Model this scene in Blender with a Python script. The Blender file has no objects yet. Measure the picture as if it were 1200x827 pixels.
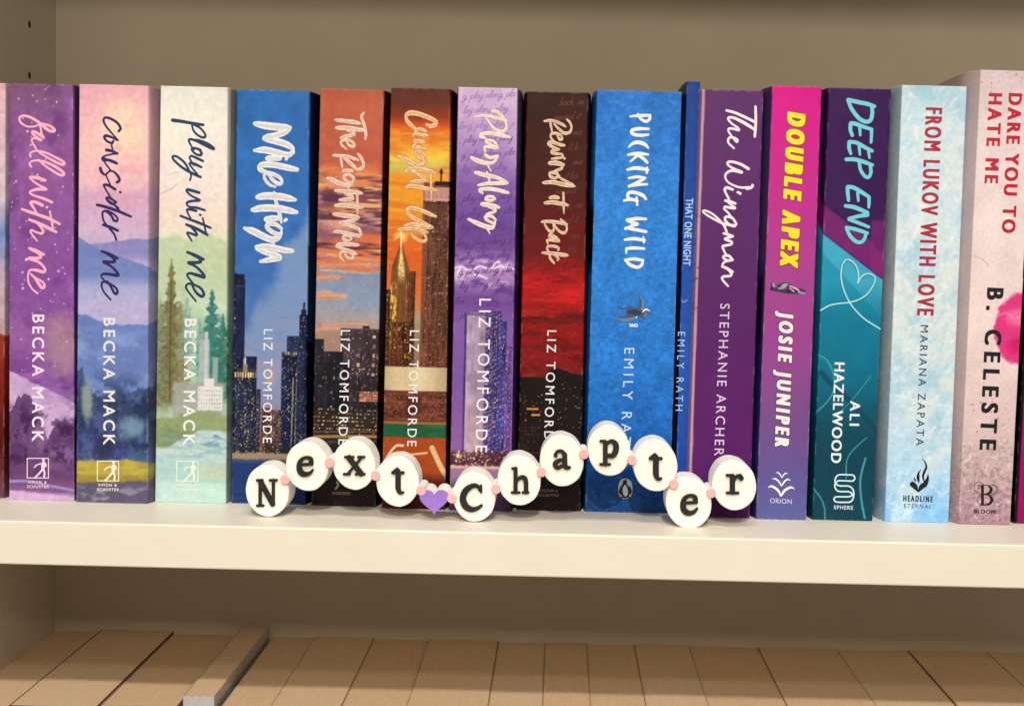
import bpy, math, random
import numpy as np

SC = bpy.context.scene
COL = SC.collection
# ------------------------------------------------------------------ camera
F_PX, CX, CY = 1750.0, 653.0, 413.5          # focal length / principal point for a 1200 x 827 frame
PITCH, ROLL = 0.0662, 0.0240
CAM = np.array([0.0, -0.708, 0.123])         # metres; z = 0 is the top of the shelf, y = 0 the row of spines
_R0, _U0 = np.array([1, 0, 0.]), np.array([0, math.sin(PITCH), math.cos(PITCH)])
FW = np.array([0, math.cos(PITCH), -math.sin(PITCH)])
RT = math.cos(ROLL)*_R0 + math.sin(ROLL)*_U0
UP = math.cos(ROLL)*_U0 - math.sin(ROLL)*_R0
cd = bpy.data.cameras.new('camera'); cam = bpy.data.objects.new('camera', cd); COL.objects.link(cam)
cd.sensor_width = 36; cd.lens = F_PX*36/1200; cd.shift_x = -(CX-600)/1200; cd.shift_y = 0.0
cd.clip_start = 0.01; cd.clip_end = 50
from mathutils import Matrix
cam.matrix_world = Matrix(((RT[0], UP[0], -FW[0], CAM[0]), (RT[1], UP[1], -FW[1], CAM[1]),
                           (RT[2], UP[2], -FW[2], CAM[2]), (0, 0, 0, 1)))
SC.camera = cam
# ------------------------------------------------------------------ world, lamps, exposure
W = bpy.data.worlds.new('World'); SC.world = W; W.use_nodes = True
bg = W.node_tree.nodes['Background']; bg.inputs[0].default_value = (1.0, 0.85, 0.66, 1); bg.inputs[1].default_value = 0.095
SC.view_settings.view_transform = 'Standard'; SC.view_settings.look = 'None'
SC.view_settings.exposure = 0.0; SC.view_settings.gamma = 1.0
def lamp(name, elev, azim, dist, size, power, col, size_y=None):
    l = bpy.data.lights.new(name, 'AREA'); l.shape = 'RECTANGLE'; l.size = size; l.size_y = size_y or size
    l.energy = power; l.color = col
    o = bpy.data.objects.new(name, l); COL.objects.link(o)
    e, a = math.radians(elev), math.radians(azim)
    d = np.array([math.sin(a)*math.cos(e), -math.cos(a)*math.cos(e), math.sin(e)])
    o.location = np.array([0, -0.03, 0.08]) + d*dist
    o.rotation_euler = (math.pi/2 - e, 0, a)
    return o
lamp('ceiling_lamp', 29.8, 1, 3.0, 0.14, 58, (1.0, 0.90, 0.745), 0.06)
lamp('ceiling_lamp', 25.6, -3, 3.6, 0.26, 18, (1.0, 0.90, 0.745), 0.09)
lamp('ceiling_lamp', 58.0, 6, 2.6, 1.10, 41, (1.0, 0.92, 0.80), 0.55)
lo = lamp('fill_lamp', 0.0, 0, 1.0, 0.9, 3.2, (1.0, 0.82, 0.58), 0.06)     # added fill to lift the upper back panel, no real source
lo.location = (-0.05, -1.02, 0.336)
ILL = np.array([1.29, 1.20, 1.01])           # light on the spines relative to a white card; divides sampled colours

# ------------------------------------------------------------------ helpers
def unproj(px, py, yp):
    px = np.asarray(px, float); py = np.asarray(py, float)
    a, b = (px-CX)/F_PX, (py-CY)/F_PX
    dx = FW[0]+RT[0]*a-UP[0]*b; dy = FW[1]+RT[1]*a-UP[1]*b; dz = FW[2]+RT[2]*a-UP[2]*b
    t = (yp-CAM[1])/dy
    return CAM[0]+dx*t, CAM[2]+dz*t
def unproj_z(px, py, zp):
    a, b = (px-CX)/F_PX, (py-CY)/F_PX
    d = FW+RT*a-UP*b; t = (zp-CAM[2])/d[2]
    return CAM+d*t
def proj(x, y, z):
    vx, vy, vz = x-CAM[0], y-CAM[1], z-CAM[2]
    d = FW[0]*vx+FW[1]*vy+FW[2]*vz
    return CX+F_PX*(RT[0]*vx+RT[1]*vy+RT[2]*vz)/d, CY-F_PX*(UP[0]*vx+UP[1]*vy+UP[2]*vz)/d
def lin(c):
    c = np.clip(np.asarray(c, float)/255.0, 0, 1)
    return np.where(c <= 0.04045, c/12.92, ((c+0.055)/1.055)**2.4)
def alb(c): return np.clip((lin(c)-0.010)/ILL, 0.003, 0.88)

def mesh_obj(name, verts, faces, mat=None, parent=None, smooth=False):
    m = bpy.data.meshes.new(name); m.from_pydata([tuple(map(float, v)) for v in verts], [], faces); m.update()
    if mat: m.materials.append(mat)
    if smooth: m.polygons.foreach_set('use_smooth', [True]*len(m.polygons))
    o = bpy.data.objects.new(name, m); COL.objects.link(o)
    if parent: o.parent = parent
    return o
def thing(name, label, cat, loc=(0, 0, 0), rot=(0, 0, 0), group=None):
    o = bpy.data.objects.new(name, None); COL.objects.link(o); o.empty_display_size = 0.02
    o.location = loc; o.rotation_euler = rot; o['label'] = label; o['category'] = cat
    if group: o['group'] = group
    return o
class MB:
    def __init__(s): s.v, s.f = [], []
    def box(s, x0, x1, y0, y1, z0, z1, b=0.0):
        k = len(s.v)
        if b <= 0:
            s.v += [(x, y, z) for z in (z0, z1) for y in (y0, y1) for x in (x0, x1)]
            s.f += [tuple(k+i for i in q) for q in ((0, 2, 3, 1), (4, 5, 7, 6), (0, 1, 5, 4), (2, 6, 7, 3), (0, 4, 6, 2), (1, 3, 7, 5))]
        else:
            import bmesh
            bm = bmesh.new(); bmesh.ops.create_cube(bm, size=1)
            for v in bm.verts:
                v.co = ((x0+x1)/2+v.co.x*(x1-x0), (y0+y1)/2+v.co.y*(y1-y0), (z0+z1)/2+v.co.z*(z1-z0))
            bmesh.ops.bevel(bm, geom=bm.edges[:], offset=b, segments=3, affect='EDGES', profile=0.5)
            bm.verts.index_update()
            s.v += [tuple(v.co) for v in bm.verts]; s.f += [tuple(k+v.index for v in f.verts) for f in bm.faces]; bm.free()
        return s
    def build(s, name, mat, parent=None, smooth=False): return mesh_obj(name, s.v, s.f, mat, parent, smooth)

# ------------------------------------------------------------------ materials
def new_mat(name):
    m = bpy.data.materials.new(name); m.use_nodes = True
    nt = m.node_tree; return m, nt, nt.nodes['Principled BSDF']
def noise_node(nt, scale, detail=4, stretch=None, coord='Object', rough=0.55):
    tc = nt.nodes.new('ShaderNodeTexCoord'); mp = nt.nodes.new('ShaderNodeMapping'); n = nt.nodes.new('ShaderNodeTexNoise')
    n.inputs['Scale'].default_value = scale; n.inputs['Detail'].default_value = detail; n.inputs['Roughness'].default_value = rough
    if stretch: mp.inputs['Scale'].default_value = stretch
    nt.links.new(tc.outputs[coord], mp.inputs[0]); nt.links.new(mp.outputs[0], n.inputs[0]); return n
def ramp(nt, src, c0, c1, p0=0.35, p1=0.65):
    r = nt.nodes.new('ShaderNodeValToRGB'); r.color_ramp.elements[0].color = (*c0, 1); r.color_ramp.elements[1].color = (*c1, 1)
    r.color_ramp.elements[0].position = p0; r.color_ramp.elements[1].position = p1
    nt.links.new(src, r.inputs[0]); return r
def bump(nt, src, bs, strength, dist):
    b = nt.nodes.new('ShaderNodeBump'); b.inputs['Strength'].default_value = strength; b.inputs['Distance'].default_value = dist
    nt.links.new(src, b.inputs['Height']); nt.links.new(b.outputs[0], bs.inputs['Normal'])
def simple(name, col, rough=0.45, var=0.06, scale=300, bmp=0.0, spec=0.4, stretch=None, bd=0.0002):
    m, nt, bs = new_mat(name); c = np.array(col)
    n = noise_node(nt, scale, 4, stretch); r = ramp(nt, n.outputs[0], tuple(c*(1-var)), tuple(np.minimum(c*(1+var), 0.95)))
    nt.links.new(r.outputs[0], bs.inputs['Base Color']); bs.inputs['Roughness'].default_value = rough
    bs.inputs['Specular IOR Level'].default_value = spec
    if bmp: bump(nt, n.outputs[0], bs, bmp, bd)
    return m
def cover_mat(name, rough=0.42, grain=0.07, gscale=900, bmp=0.22, spec=0.13):
    """printed card: the artwork is a vertex colour, grain and sheen are noise nodes"""
    m, nt, bs = new_mat(name)
    at = nt.nodes.new('ShaderNodeAttribute'); at.attribute_name = 'art'
    n = noise_node(nt, gscale, 5); r = ramp(nt, n.outputs[0], (1-grain,)*3, (1+grain,)*3, 0.3, 0.7)
    mx = nt.nodes.new('ShaderNodeMix'); mx.data_type = 'RGBA'; mx.blend_type = 'MULTIPLY'; mx.inputs[0].default_value = 1
    nt.links.new(at.outputs['Color'], mx.inputs[6]); nt.links.new(r.outputs[0], mx.inputs[7])
    nt.links.new(mx.outputs[2], bs.inputs['Base Color'])
    n2 = noise_node(nt, 60, 3); rr = ramp(nt, n2.outputs[0], (rough-0.06,)*3, (rough+0.08,)*3)
    nt.links.new(rr.outputs[0], bs.inputs['Roughness']); bs.inputs['Specular IOR Level'].default_value = spec
    bump(nt, n.outputs[0], bs, bmp, 0.00012)
    return m
_inks = {}
def ink(name, rgb, rough=0.5):
    k = (name, tuple(rgb))
    if k not in _inks: _inks[k] = simple(name, alb(rgb), rough, 0.05, 700, 0.0, 0.3)
    return _inks[k]

# ------------------------------------------------------------------ noise and painting on arrays
_rs = np.random.RandomState(7); _perm = _rs.rand(4096)
def vnoise(x, y, seed=0):
    xi, yi = np.floor(x).astype(int), np.floor(y).astype(int); xf, yf = x-xi, y-yi
    xf = xf*xf*(3-2*xf); yf = yf*yf*(3-2*yf)
    def h(a, b): return _perm[(a*157+b*1013+seed*733+(a*b*31)) % 4096]
    return (h(xi, yi)*(1-xf)+h(xi+1, yi)*xf)*(1-yf)+(h(xi, yi+1)*(1-xf)+h(xi+1, yi+1)*xf)*yf
def fbm(x, y, sx, sy=None, seed=0, octv=4):
    sy = sy or sx; t, a, s = 0, 0.5, 0
    for k in range(octv):
        t = t+a*vnoise(x/sx*2**k+k*17.3, y/sy*2**k+k*9.1, seed+k); s += a; a *= 0.55
    return t/s
def sm(e0, e1, v):
    t = np.clip((v-e0)/(e1-e0), 0, 1); return t*t*(3-2*t)
class Art:
    """a sheet of printed artwork: u = picture columns from the spine's left edge, y = picture rows"""
    def __init__(s, u, y): s.u, s.y = u, y; s.c = np.zeros(u.shape+(3,)); s.rng = random.Random(3)
    def grad(s, stops, wob=0.0, seed=1):
        yy = s.y + (wob*(fbm(s.u, s.y, 28, 22, seed)-0.5) if wob else 0)
        ys = [p[0] for p in stops]
        for k in range(3): s.c[..., k] = np.interp(yy, ys, [p[1][k] for p in stops])
        return s
    def mix(s, mask, col):
        m = np.clip(mask, 0, 1)[..., None]; s.c = s.c*(1-m)+np.array(col, float)*m; return s
    def mottle(s, amt, sc, seed, tint=None, sy=None):
        n = (fbm(s.u, s.y, sc, sy or sc, seed)-0.5)*2
        s.c = s.c*(1+amt*n[..., None]) if tint is None else s.c*(1-np.clip(n*amt, 0, 1)[..., None])+np.array(tint, float)*np.clip(n*amt, 0, 1)[..., None]
        return s
    def rect(s, x0, y0, x1, y1, col, soft=0.5, rough=0.0, seed=5, a=1.0):
        w = rough*(fbm(s.u, s.y, 5, 5, seed)-0.5) if rough else 0
        m = sm(x0-soft, x0+soft, s.u+w)*(1-sm(x1-soft, x1+soft, s.u+w))*sm(y0-soft, y0+soft, s.y+w)*(1-sm(y1-soft, y1+soft, s.y+w))
        return s.mix(m*a, col)
    def ell(s, cx, cy, rx, ry, col, soft=0.3, rough=0.0, seed=5, a=1.0):
        d = np.sqrt(((s.u-cx)/rx)**2+((s.y-cy)/ry)**2) + (rough*(fbm(s.u, s.y, 6, 6, seed)-0.5) if rough else 0)
        return s.mix((1-sm(1-soft, 1+soft, d))*a, col)
    def below(s, pts, col, rough=3.0, sc=7, seed=5, soft=1.0, a=1.0, to=None):
        e = np.interp(s.u, [p[0] for p in pts], [p[1] for p in pts]) + rough*(fbm(s.u, s.y*0.3, sc, sc, seed)-0.5)*2
        m = sm(-soft, soft, s.y-e)
        if to is not None: m = m*(1-sm(to-12, to+12, s.y))
        return s.mix(m*a, col)
    def line(s, pts, r, col, soft=0.6, a=1.0):
        d = np.full(s.u.shape, 1e9); P = smooth([(p[0], p[1], 1) for p in pts], 5)
        for q, w in zip(P[:-1], P[1:]):
            bx, by = w[0]-q[0], w[1]-q[1]; L = bx*bx+by*by+1e-9
            t = np.clip(((s.u-q[0])*bx+(s.y-q[1])*by)/L, 0, 1)
            d = np.minimum(d, np.hypot(s.u-q[0]-t*bx, s.y-q[1]-t*by))
        return s.mix((1-sm(r-soft, r+soft, d))*a, col)
    def lights(s, x0, y0, x1, y1, n, cols, r=0.7, seed=1, gx=0, gy=0):
        g = random.Random(seed)
        for _ in range(n):
            x, y = g.uniform(x0, x1), g.uniform(y0, y1)
            if gx: x = x0+round((x-x0)/gx)*gx
            if gy: y = y0+round((y-y0)/gy)*gy
            rr = r*g.uniform(0.7, 1.3); c = g.choice(cols)
            i = np.abs(s.y[:, 0]-y) < 4*rr+1
            sub = np.hypot(s.u[i]-x, s.y[i]-y); m = (1-sm(rr*0.6, rr*1.6, sub))[..., None]*g.uniform(0.55, 1)
            s.c[i] = s.c[i]*(1-m)+np.array(c, float)*m
        return s
    def windows(s, x0, y0, x1, y1, dx, dy, col, prob=0.5, fill=0.55, seed=2, a=0.9):
        ix, iy = np.floor((s.u-x0)/dx).astype(int), np.floor((s.y-y0)/dy).astype(int)
        fx, fy = (s.u-x0)/dx-ix, (s.y-y0)/dy-iy
        h = _perm[(ix*197+iy*613+seed*91+ix*iy*7) % 4096]
        m = (s.u > x0) & (s.u < x1) & (s.y > y0) & (s.y < y1) & (h < prob) & (fx < fill) & (fy < fill)
        return s.mix(m*a*(0.4+0.6*_perm[(ix*31+iy*57+seed) % 4096]), col)
    def tower(s, x0, y0, x1, y1, col, lit, win=(1.7, 2.7, 0.3), seed=1, streak=0.3, lean=0.3):
        m = sm(x0-0.4, x0+0.4, s.u)*(1-sm(x1-0.4, x1+0.4, s.u))*sm(y0-0.4, y0+0.4, s.y)*(1-sm(y1-2, y1+2, s.y))
        k = 1+streak*2*(fbm(s.u, s.y, 1.3, 26, seed, 3)-0.5)+0.22*(fbm(s.u, s.y, 7, 12, seed+5, 3)-0.5)*2
        k = k*(1+lean*(0.5-np.clip((s.u-x0)/(x1-x0), 0, 1)))
        m3 = m[..., None]; s.c = s.c*(1-m3)+np.array(col, float)*k[..., None]*m3
        if win:
            dx, dy, pr = win; g = fbm(s.u, s.y, 14, 18, seed+3, 2)
            for q, (sx, f) in enumerate(((1.0, 0.55), (2.3, 0.4))):
                s.windows(x0+0.6, y0+1.2, x1-0.4, y1-1, dx*sx, dy*sx*0.8, lit, pr*(1, 0.5)[q], f, seed+q*7, 0.75)
        return s
    def pine(s, x, y0, y1, w, col, seed=1, a=1.0, rag=1.0):
        t = np.clip((s.y-y0)/(y1-y0), 0, 1); n = fbm(s.u, s.y, 5, 3.2, seed, 3); n2 = fbm(s.u, s.y, 2.6, 2.2, seed+4, 3)
        tier = (t*7+0.5*(n-0.5)+0.05*np.abs(s.u-x)) % 1
        half = w*(t**0.75)*(0.35+0.75*tier)*(0.35+1.25*n)
        m = (s.y > y0)*(1-sm(y1-8, y1+4, s.y))*sm(-0.5, 1.8, half+0.9-np.abs(s.u-x))*(1-rag*sm(0.52, 0.66, n2)*sm(0.15, 0.5, np.abs(s.u-x)/(w+1e-6)))
        k = 0.75+0.55*fbm(s.u, s.y, 4, 4, seed+9, 3); m3 = np.clip(m*a, 0, 1)[..., None]
        s.c = s.c*(1-m3)+np.array(col, float)*k[..., None]*m3; return s

# ------------------------------------------------------------------ lettering: strokes -> outline -> flat mesh
def smooth(P, n=6):
    P = [tuple(map(float, p)) for p in P]
    if len(P) < 3: return P
    Q = [tuple(2*a-b for a, b in zip(P[0], P[1]))]+P+[tuple(2*a-b for a, b in zip(P[-1], P[-2]))]; out = []
    for i in range(1, len(Q)-2):
        p0, p1, p2, p3 = (np.array(Q[i+k]) for k in (-1, 0, 1, 2))
        for k in range(n):
            t = k/n
            out.append(tuple(0.5*(2*p1+(p2-p0)*t+(2*p0-5*p1+4*p2-p3)*t*t+(3*p1-p0-3*p2+p3)*t**3)))
    out.append(P[-1]); return out
def tr(ox, oy, s, strokes, k=1.0):
    """strokes traced on an enlargement -> picture units; a stroke is (radius or radii, [(x, y)...])"""
    out = []
    for r, pts in strokes:
        rr = r if isinstance(r, (list, tuple)) else [r]*len(pts)
        out.append([(ox+x/s, oy+y/s, max(q, 0.5)*k/s) for (x, y), q in zip(pts, rr)])
    return out
def sdf(strokes, step, grow=0.0, n=6, streak=0.0):
    S = [smooth(p, n) if len(p) > 2 else p for p in strokes]
    A = np.array([q for p in S for q in p]); mr = A[:, 2].max()+grow+4*step
    x0, y0 = A[:, 0].min()-mr, A[:, 1].min()-mr
    nx, ny = int((A[:, 0].max()+mr-x0)/step)+2, int((A[:, 1].max()+mr-y0)/step)+2
    D = np.full((ny, nx), 1e3)
    for p in S:
        if len(p) == 1: p = p+[(p[0][0]+1e-4, p[0][1], p[0][2])]
        for a, b in zip(p[:-1], p[1:]):
            r = max(a[2], b[2])+grow+3*step
            i0, i1 = max(0, int((min(a[0], b[0])-r-x0)/step)), min(nx, int((max(a[0], b[0])+r-x0)/step)+2)
            j0, j1 = max(0, int((min(a[1], b[1])-r-y0)/step)), min(ny, int((max(a[1], b[1])+r-y0)/step)+2)
            X, Y = np.meshgrid(x0+np.arange(i0, i1)*step, y0+np.arange(j0, j1)*step)
            bx, by = b[0]-a[0], b[1]-a[1]; L = bx*bx+by*by+1e-9
            t = np.clip(((X-a[0])*bx+(Y-a[1])*by)/L, 0, 1)
            d = np.hypot(X-a[0]-t*bx, Y-a[1]-t*by)-(a[2]+t*(b[2]-a[2]))-grow
            D[j0:j1, i0:i1] = np.minimum(D[j0:j1, i0:i1], d)
    if streak:
        X, Y = np.meshgrid(x0+np.arange(nx)*step, y0+np.arange(ny)*step)
        D = D+streak*(fbm(X, Y, 2.6, 0.9, 4, 4)-0.45)
    return D, x0, y0
def outline_mesh(D, x0, y0, step, run=24):
    """faces covering D < 0; returns picture-unit points, faces, and the boundary edges"""
    V, F, B, cache = [], [], [], {}
    ny, nx = D.shape; I = D < 0
    cnt = I[:-1, :-1].astype(int)+I[1:, :-1]+I[:-1, 1:]+I[1:, 1:]
    def gv(j, i):
        k = (j, i)
        if k not in cache: cache[k] = len(V); V.append((x0+i*step, y0+j*step))
        return cache[k]
    def ev(j0, i0, j1, i1):
        if (j1, i1) < (j0, i0): j0, i0, j1, i1 = j1, i1, j0, i0
        k = (j0, i0, j1, i1)
        if k not in cache:
            a, b = D[j0, i0], D[j1, i1]; t = a/(a-b); t = min(max(t, 0.02), 0.98)
            cache[k] = len(V); V.append((x0+(i0+(i1-i0)*t)*step, y0+(j0+(j1-j0)*t)*step))
        return cache[k]
    for j in range(ny-1):
        row = cnt[j]; nz = np.nonzero(row)[0]
        if not len(nz): continue
        k = 0
        while k < len(nz):
            i = nz[k]
            if row[i] == 4:
                e = i
                while k+1 < len(nz) and nz[k+1] == e+1 and row[e+1] == 4 and e+1-i < run: e += 1; k += 1
                F.append((gv(j, i), gv(j+1, i), gv(j+1, e+1), gv(j, e+1)))
            else:
                cs = [(j, i), (j+1, i), (j+1, i+1), (j, i+1)]; poly, kind = [], []
                for a in range(4):
                    c, d = cs[a], cs[(a+1) % 4]
                    if I[c]: poly.append(gv(*c)); kind.append(0)
                    if I[c] != I[d]: poly.append(ev(*c, *d)); kind.append(1)
                if len(poly) >= 3:
                    F.append(tuple(poly))
                    for a in range(len(poly)):
                        if kind[a] and kind[(a+1) % len(poly)]: B.append((poly[a], poly[(a+1) % len(poly)]))
            k += 1
    return np.array(V), F, B
_hcap = None
def font_mesh(s, bold=0.0, space=1.0):
    c = bpy.data.curves.new('lettering', 'FONT'); c.body = s; c.offset = bold; c.space_character = space; c.resolution_u = 4
    o = bpy.data.objects.new('lettering', c); COL.objects.link(o)
    dg = bpy.context.evaluated_depsgraph_get(); m = bpy.data.meshes.new_from_object(o.evaluated_get(dg))
    v = np.zeros(len(m.vertices)*3); m.vertices.foreach_get('co', v); f = [tuple(p.vertices) for p in m.polygons]
    bpy.data.objects.remove(o); bpy.data.curves.remove(c); bpy.data.meshes.remove(m)
    return v.reshape(-1, 3), f
def type_line(s, p0, p1, cap, bold=0.0, sx=1.0, step=0.17, rim=0.0):
    """one line of type from p0 to p1 (baseline, picture units), cap = vector from baseline to cap height; bold thickens the letters"""
    global _hcap
    if _hcap is None: _hcap = font_mesh('H')[0][:, 1].max()
    p0, p1, cap = map(np.array, (p0, p1, cap)); L = np.linalg.norm(p1-p0); ch = np.linalg.norm(cap)
    def width(sp): v = font_mesh(s, 0.0, sp)[0]; return np.ptp(v[:, 0])/_hcap*ch*sx
    w1, w2 = width(1.0), width(1.5); sp = 1.0 if len(s) < 2 else max(0.75, 1.0+0.5*(L-w1)/(w2-w1))
    v, f = font_mesh(s, 0.0, sp); grow = bold*ch/_hcap
    g = (v[:, 0]-v[:, 0].min())/np.ptp(v[:, 0])
    P = p0[None]+g[:, None]*(p1-p0)[None]+(v[:, 1]/_hcap)[:, None]*cap[None]
    cnt = {}
    for q in f:
        for i in range(len(q)):
            k = (min(q[i], q[(i+1) % len(q)]), max(q[i], q[(i+1) % len(q)])); cnt[k] = cnt.get(k, 0)+1
    E = np.array([k for k, n in cnt.items() if n == 1]); A, B = P[E[:, 0]], P[E[:, 1]]
    step = min(step, ch/28)
    rimw = rim*ch/_hcap; m = abs(grow)+rimw+4*step; x0, y0 = P.min(0)-m; nx, ny = (int(q)+2 for q in (P.max(0)+m-(x0, y0))/step)
    D = np.full((ny, nx), 1e3); R = abs(grow)+rimw+3*step
    for (ax, ay), (bx, by) in zip(A, B):
        i0, i1 = max(0, int((min(ax, bx)-R-x0)/step)), min(nx, int((max(ax, bx)+R-x0)/step)+2)
        j0, j1 = max(0, int((min(ay, by)-R-y0)/step)), min(ny, int((max(ay, by)+R-y0)/step)+2)
        X, Y = np.meshgrid(x0+np.arange(i0, i1)*step, y0+np.arange(j0, j1)*step)
        dx, dy = bx-ax, by-ay; t = np.clip(((X-ax)*dx+(Y-ay)*dy)/(dx*dx+dy*dy+1e-12), 0, 1)
        D[j0:j1, i0:i1] = np.minimum(D[j0:j1, i0:i1], np.hypot(X-ax-t*dx, Y-ay-t*dy))
    xs = x0+np.arange(nx)*step
    for j in range(ny):
        y = y0+j*step+1e-7; k = (A[:, 1] > y) != (B[:, 1] > y)
        if not k.any(): continue
        a, b = A[k], B[k]; cx = np.sort(a[:, 0]+(y-a[:, 1])/(b[:, 1]-a[:, 1])*(b[:, 0]-a[:, 0]))
        ins = np.searchsorted(cx, xs) % 2 == 1; D[j, ins] *= -1
    if bold > 0.025:                                          # heavy faces keep their square corners: stems widen along the line of type
        u, w = (p1-p0)/L*grow/step, cap/ch*grow*0.45/step; D0 = D.copy()
        n1, n2 = max(2, int(np.abs(u).max()/1.2)+1), max(1, int(np.abs(w).max()/1.2)+1)
        for i in range(-n1, n1+1):
            for k in range(-n2, n2+1):
                q = u*i/n1+w*k/n2; D = np.minimum(D, np.roll(D0, (int(round(q[1])), int(round(q[0]))), (0, 1)))
        grow = 0.0
    V, F, _ = outline_mesh(D-grow-rimw, x0, y0, step); return V, F
# a joined-up hand, for the faint repeated lines printed on two of the jackets: letter -> (advance, strokes)
HAND = {'a': (1.1, [[(.9, .9), (.4, 1), (.05, .5), (.3, 0), (.75, .4), (.9, .95), (.85, .2), (1.15, .1)]]), 'l': (.6, [[(0, .1), (.6, 1.4), (.55, 2.2), (.25, 1.8), (.2, .3), (.6, .05)]]),
 'o': (1.0, [[(.5, 1), (.05, .5), (.4, 0), (.8, .5), (.5, 1), (1, .85)]]), 'n': (1.1, [[(0, 0), (.15, 1), (.1, .3), (.5, 1), (.75, .8), (.75, .1), (1.1, .1)]]),
 'g': (1.05, [[(.9, .9), (.4, 1), (.05, .5), (.35, .05), (.85, .5), (.9, .9), (.7, -.8), (.2, -1.1), (.1, -.7), (1, .1)]]), 'p': (1.0, [[(.1, .9), (-.1, -1.1), (.15, .6), (.6, 1), (.85, .5), (.45, 0), (.1, .3)]]),
 'y': (1.0, [[(0, .9), (.2, .2), (.6, .3), (.8, .95), (.6, -.8), (.15, -1.1), (.1, -.7), (.95, .1)]]), 'r': (.9, [[(0, .1), (.3, 1), (.35, .8), (.7, .8), (.65, .1), (.9, .1)]]),
 'e': (.8, [[(0, .3), (.6, .6), (.45, 1), (.1, .6), (.3, .05), (.8, .2)]]), 'w': (1.2, [[(0, .9), (.15, .1), (.5, .8), (.6, .1), (1, .9), (1.2, .8)]]), 'i': (.45, [[(.1, .9), (.1, .1), (.4, .1)], [(.2, 1.4), (.22, 1.45)]]),
 'd': (1.1, [[(.8, .9), (.35, 1), (.05, .5), (.3, 0), (.75, .4), (1, 2.1), (.85, .2), (1.1, .1)]]), 't': (.6, [[(.35, 1.9), (.25, .1), (.6, .1)], [(0, 1.2), (.7, 1.25)]]), 'b': (.9, [[(.2, 2.1), (.1, .1), (.15, .5), (.55, .9), (.75, .4), (.4, 0), (.1, .2)]]),
 'c': (.85, [[(.8, .85), (.4, 1), (.05, .5), (.35, 0), (.8, .2)]]), 'k': (.9, [[(.2, 2.1), (.1, 0), (.15, .5), (.65, 1), (.3, .55), (.8, .05)]]), 'm': (1.5, [[(0, 0), (.15, 1), (.1, .3), (.45, 1), (.6, .1), (.65, .4), (1, 1), (1.1, .1), (1.5, .1)]]), ',': (.5, [[(.2, .1), (.05, -.4)]])}
def handwriting(t, x, y, xh, r, x_min=-1e9, x_max=1e9, slope=-0.06, y_min=-1e9):
    out, cx = [], 0.0
    for ch in t:
        if ch not in HAND: cx += 0.7; continue
        adv, ss = HAND[ch]
        for s in ss:
            P = [(x+(cx+q[0]+q[1]*0.35)*xh, y+((cx+q[0])*slope-q[1])*xh, r) for q in s]
            if x_min < min(p[0] for p in P) and max(p[0] for p in P) < x_max and min(p[1] for p in P) > y_min: out.append(P)
        cx += adv
    return out

# ------------------------------------------------------------------ the bookcase
white = simple('white_laminate', (0.73, 0.705, 0.645), 0.42, 0.012, 40, 0.05, 0.4)
panel_white = simple('white_back_board', (0.72, 0.67, 0.60), 0.6, 0.02, 25, 0.03, 0.3)
dark = simple('hole_dark', (0.02, 0.017, 0.015), 0.8)
XL, XR, YF, YB, TH = -0.3112, 0.447, -0.0565, 0.215, 0.0195
case = thing('bookcase', 'white laminate bookcase whose middle shelf carries the row of upright paperbacks', 'bookcase', (0, YB, -0.330))
def case_box(name, x0, x1, y0, y1, z0, z1, m=white, b=0.0008):
    o = MB().box(x0, x1, y0-YB, y1-YB, z0+0.330, z1+0.330, b).build(name, m, case); return o
case_box('shelf', XL+0.0002, XR-0.0002, YF, YB-0.0005, -TH, 0)
case_box('shelf', XL+0.0002, XR-0.0002, YF, YB-0.0005, 0.2860, 0.2860+TH)
case_box('shelf', XL+0.0002, XR-0.0002, YF, YB-0.0005, -0.330, -0.330+TH)
lp = case_box('side_panel', XL-TH, XL, YF-0.001, YB+0.006, -0.330, 0.40)
case_box('side_panel', XR, XR+TH, YF-0.001, YB+0.006, -0.330, 0.40)
case_box('back_panel', XL+0.0001, XR-0.0001, YB, YB+0.005, -0.329, 0.399, panel_white, 0.0)
def pin_hole(yc, zc, r=0.0021, n=20):
    v = [(XL+0.00012, yc-YB+r*math.cos(2*math.pi*k/n), zc+0.330+r*math.sin(2*math.pi*k/n)) for k in range(n)]
    v += [(XL-0.004, a[1], a[2]) for a in v]
    f = [tuple(range(n, 2*n))]+[(k, (k+1) % n, n+(k+1) % n, n+k) for k in range(n)]+[tuple(range(n))]
    o = mesh_obj('pin_hole', v, f, dark, lp)
for py in (29, 88.5):
    a, b = (34.5-CX)/F_PX, (py-CY)/F_PX; d = FW+RT*a-UP*b; t = (XL-CAM[0])/d[0]; P = CAM+d*t
    pin_hole(P[1], P[2])

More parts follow.
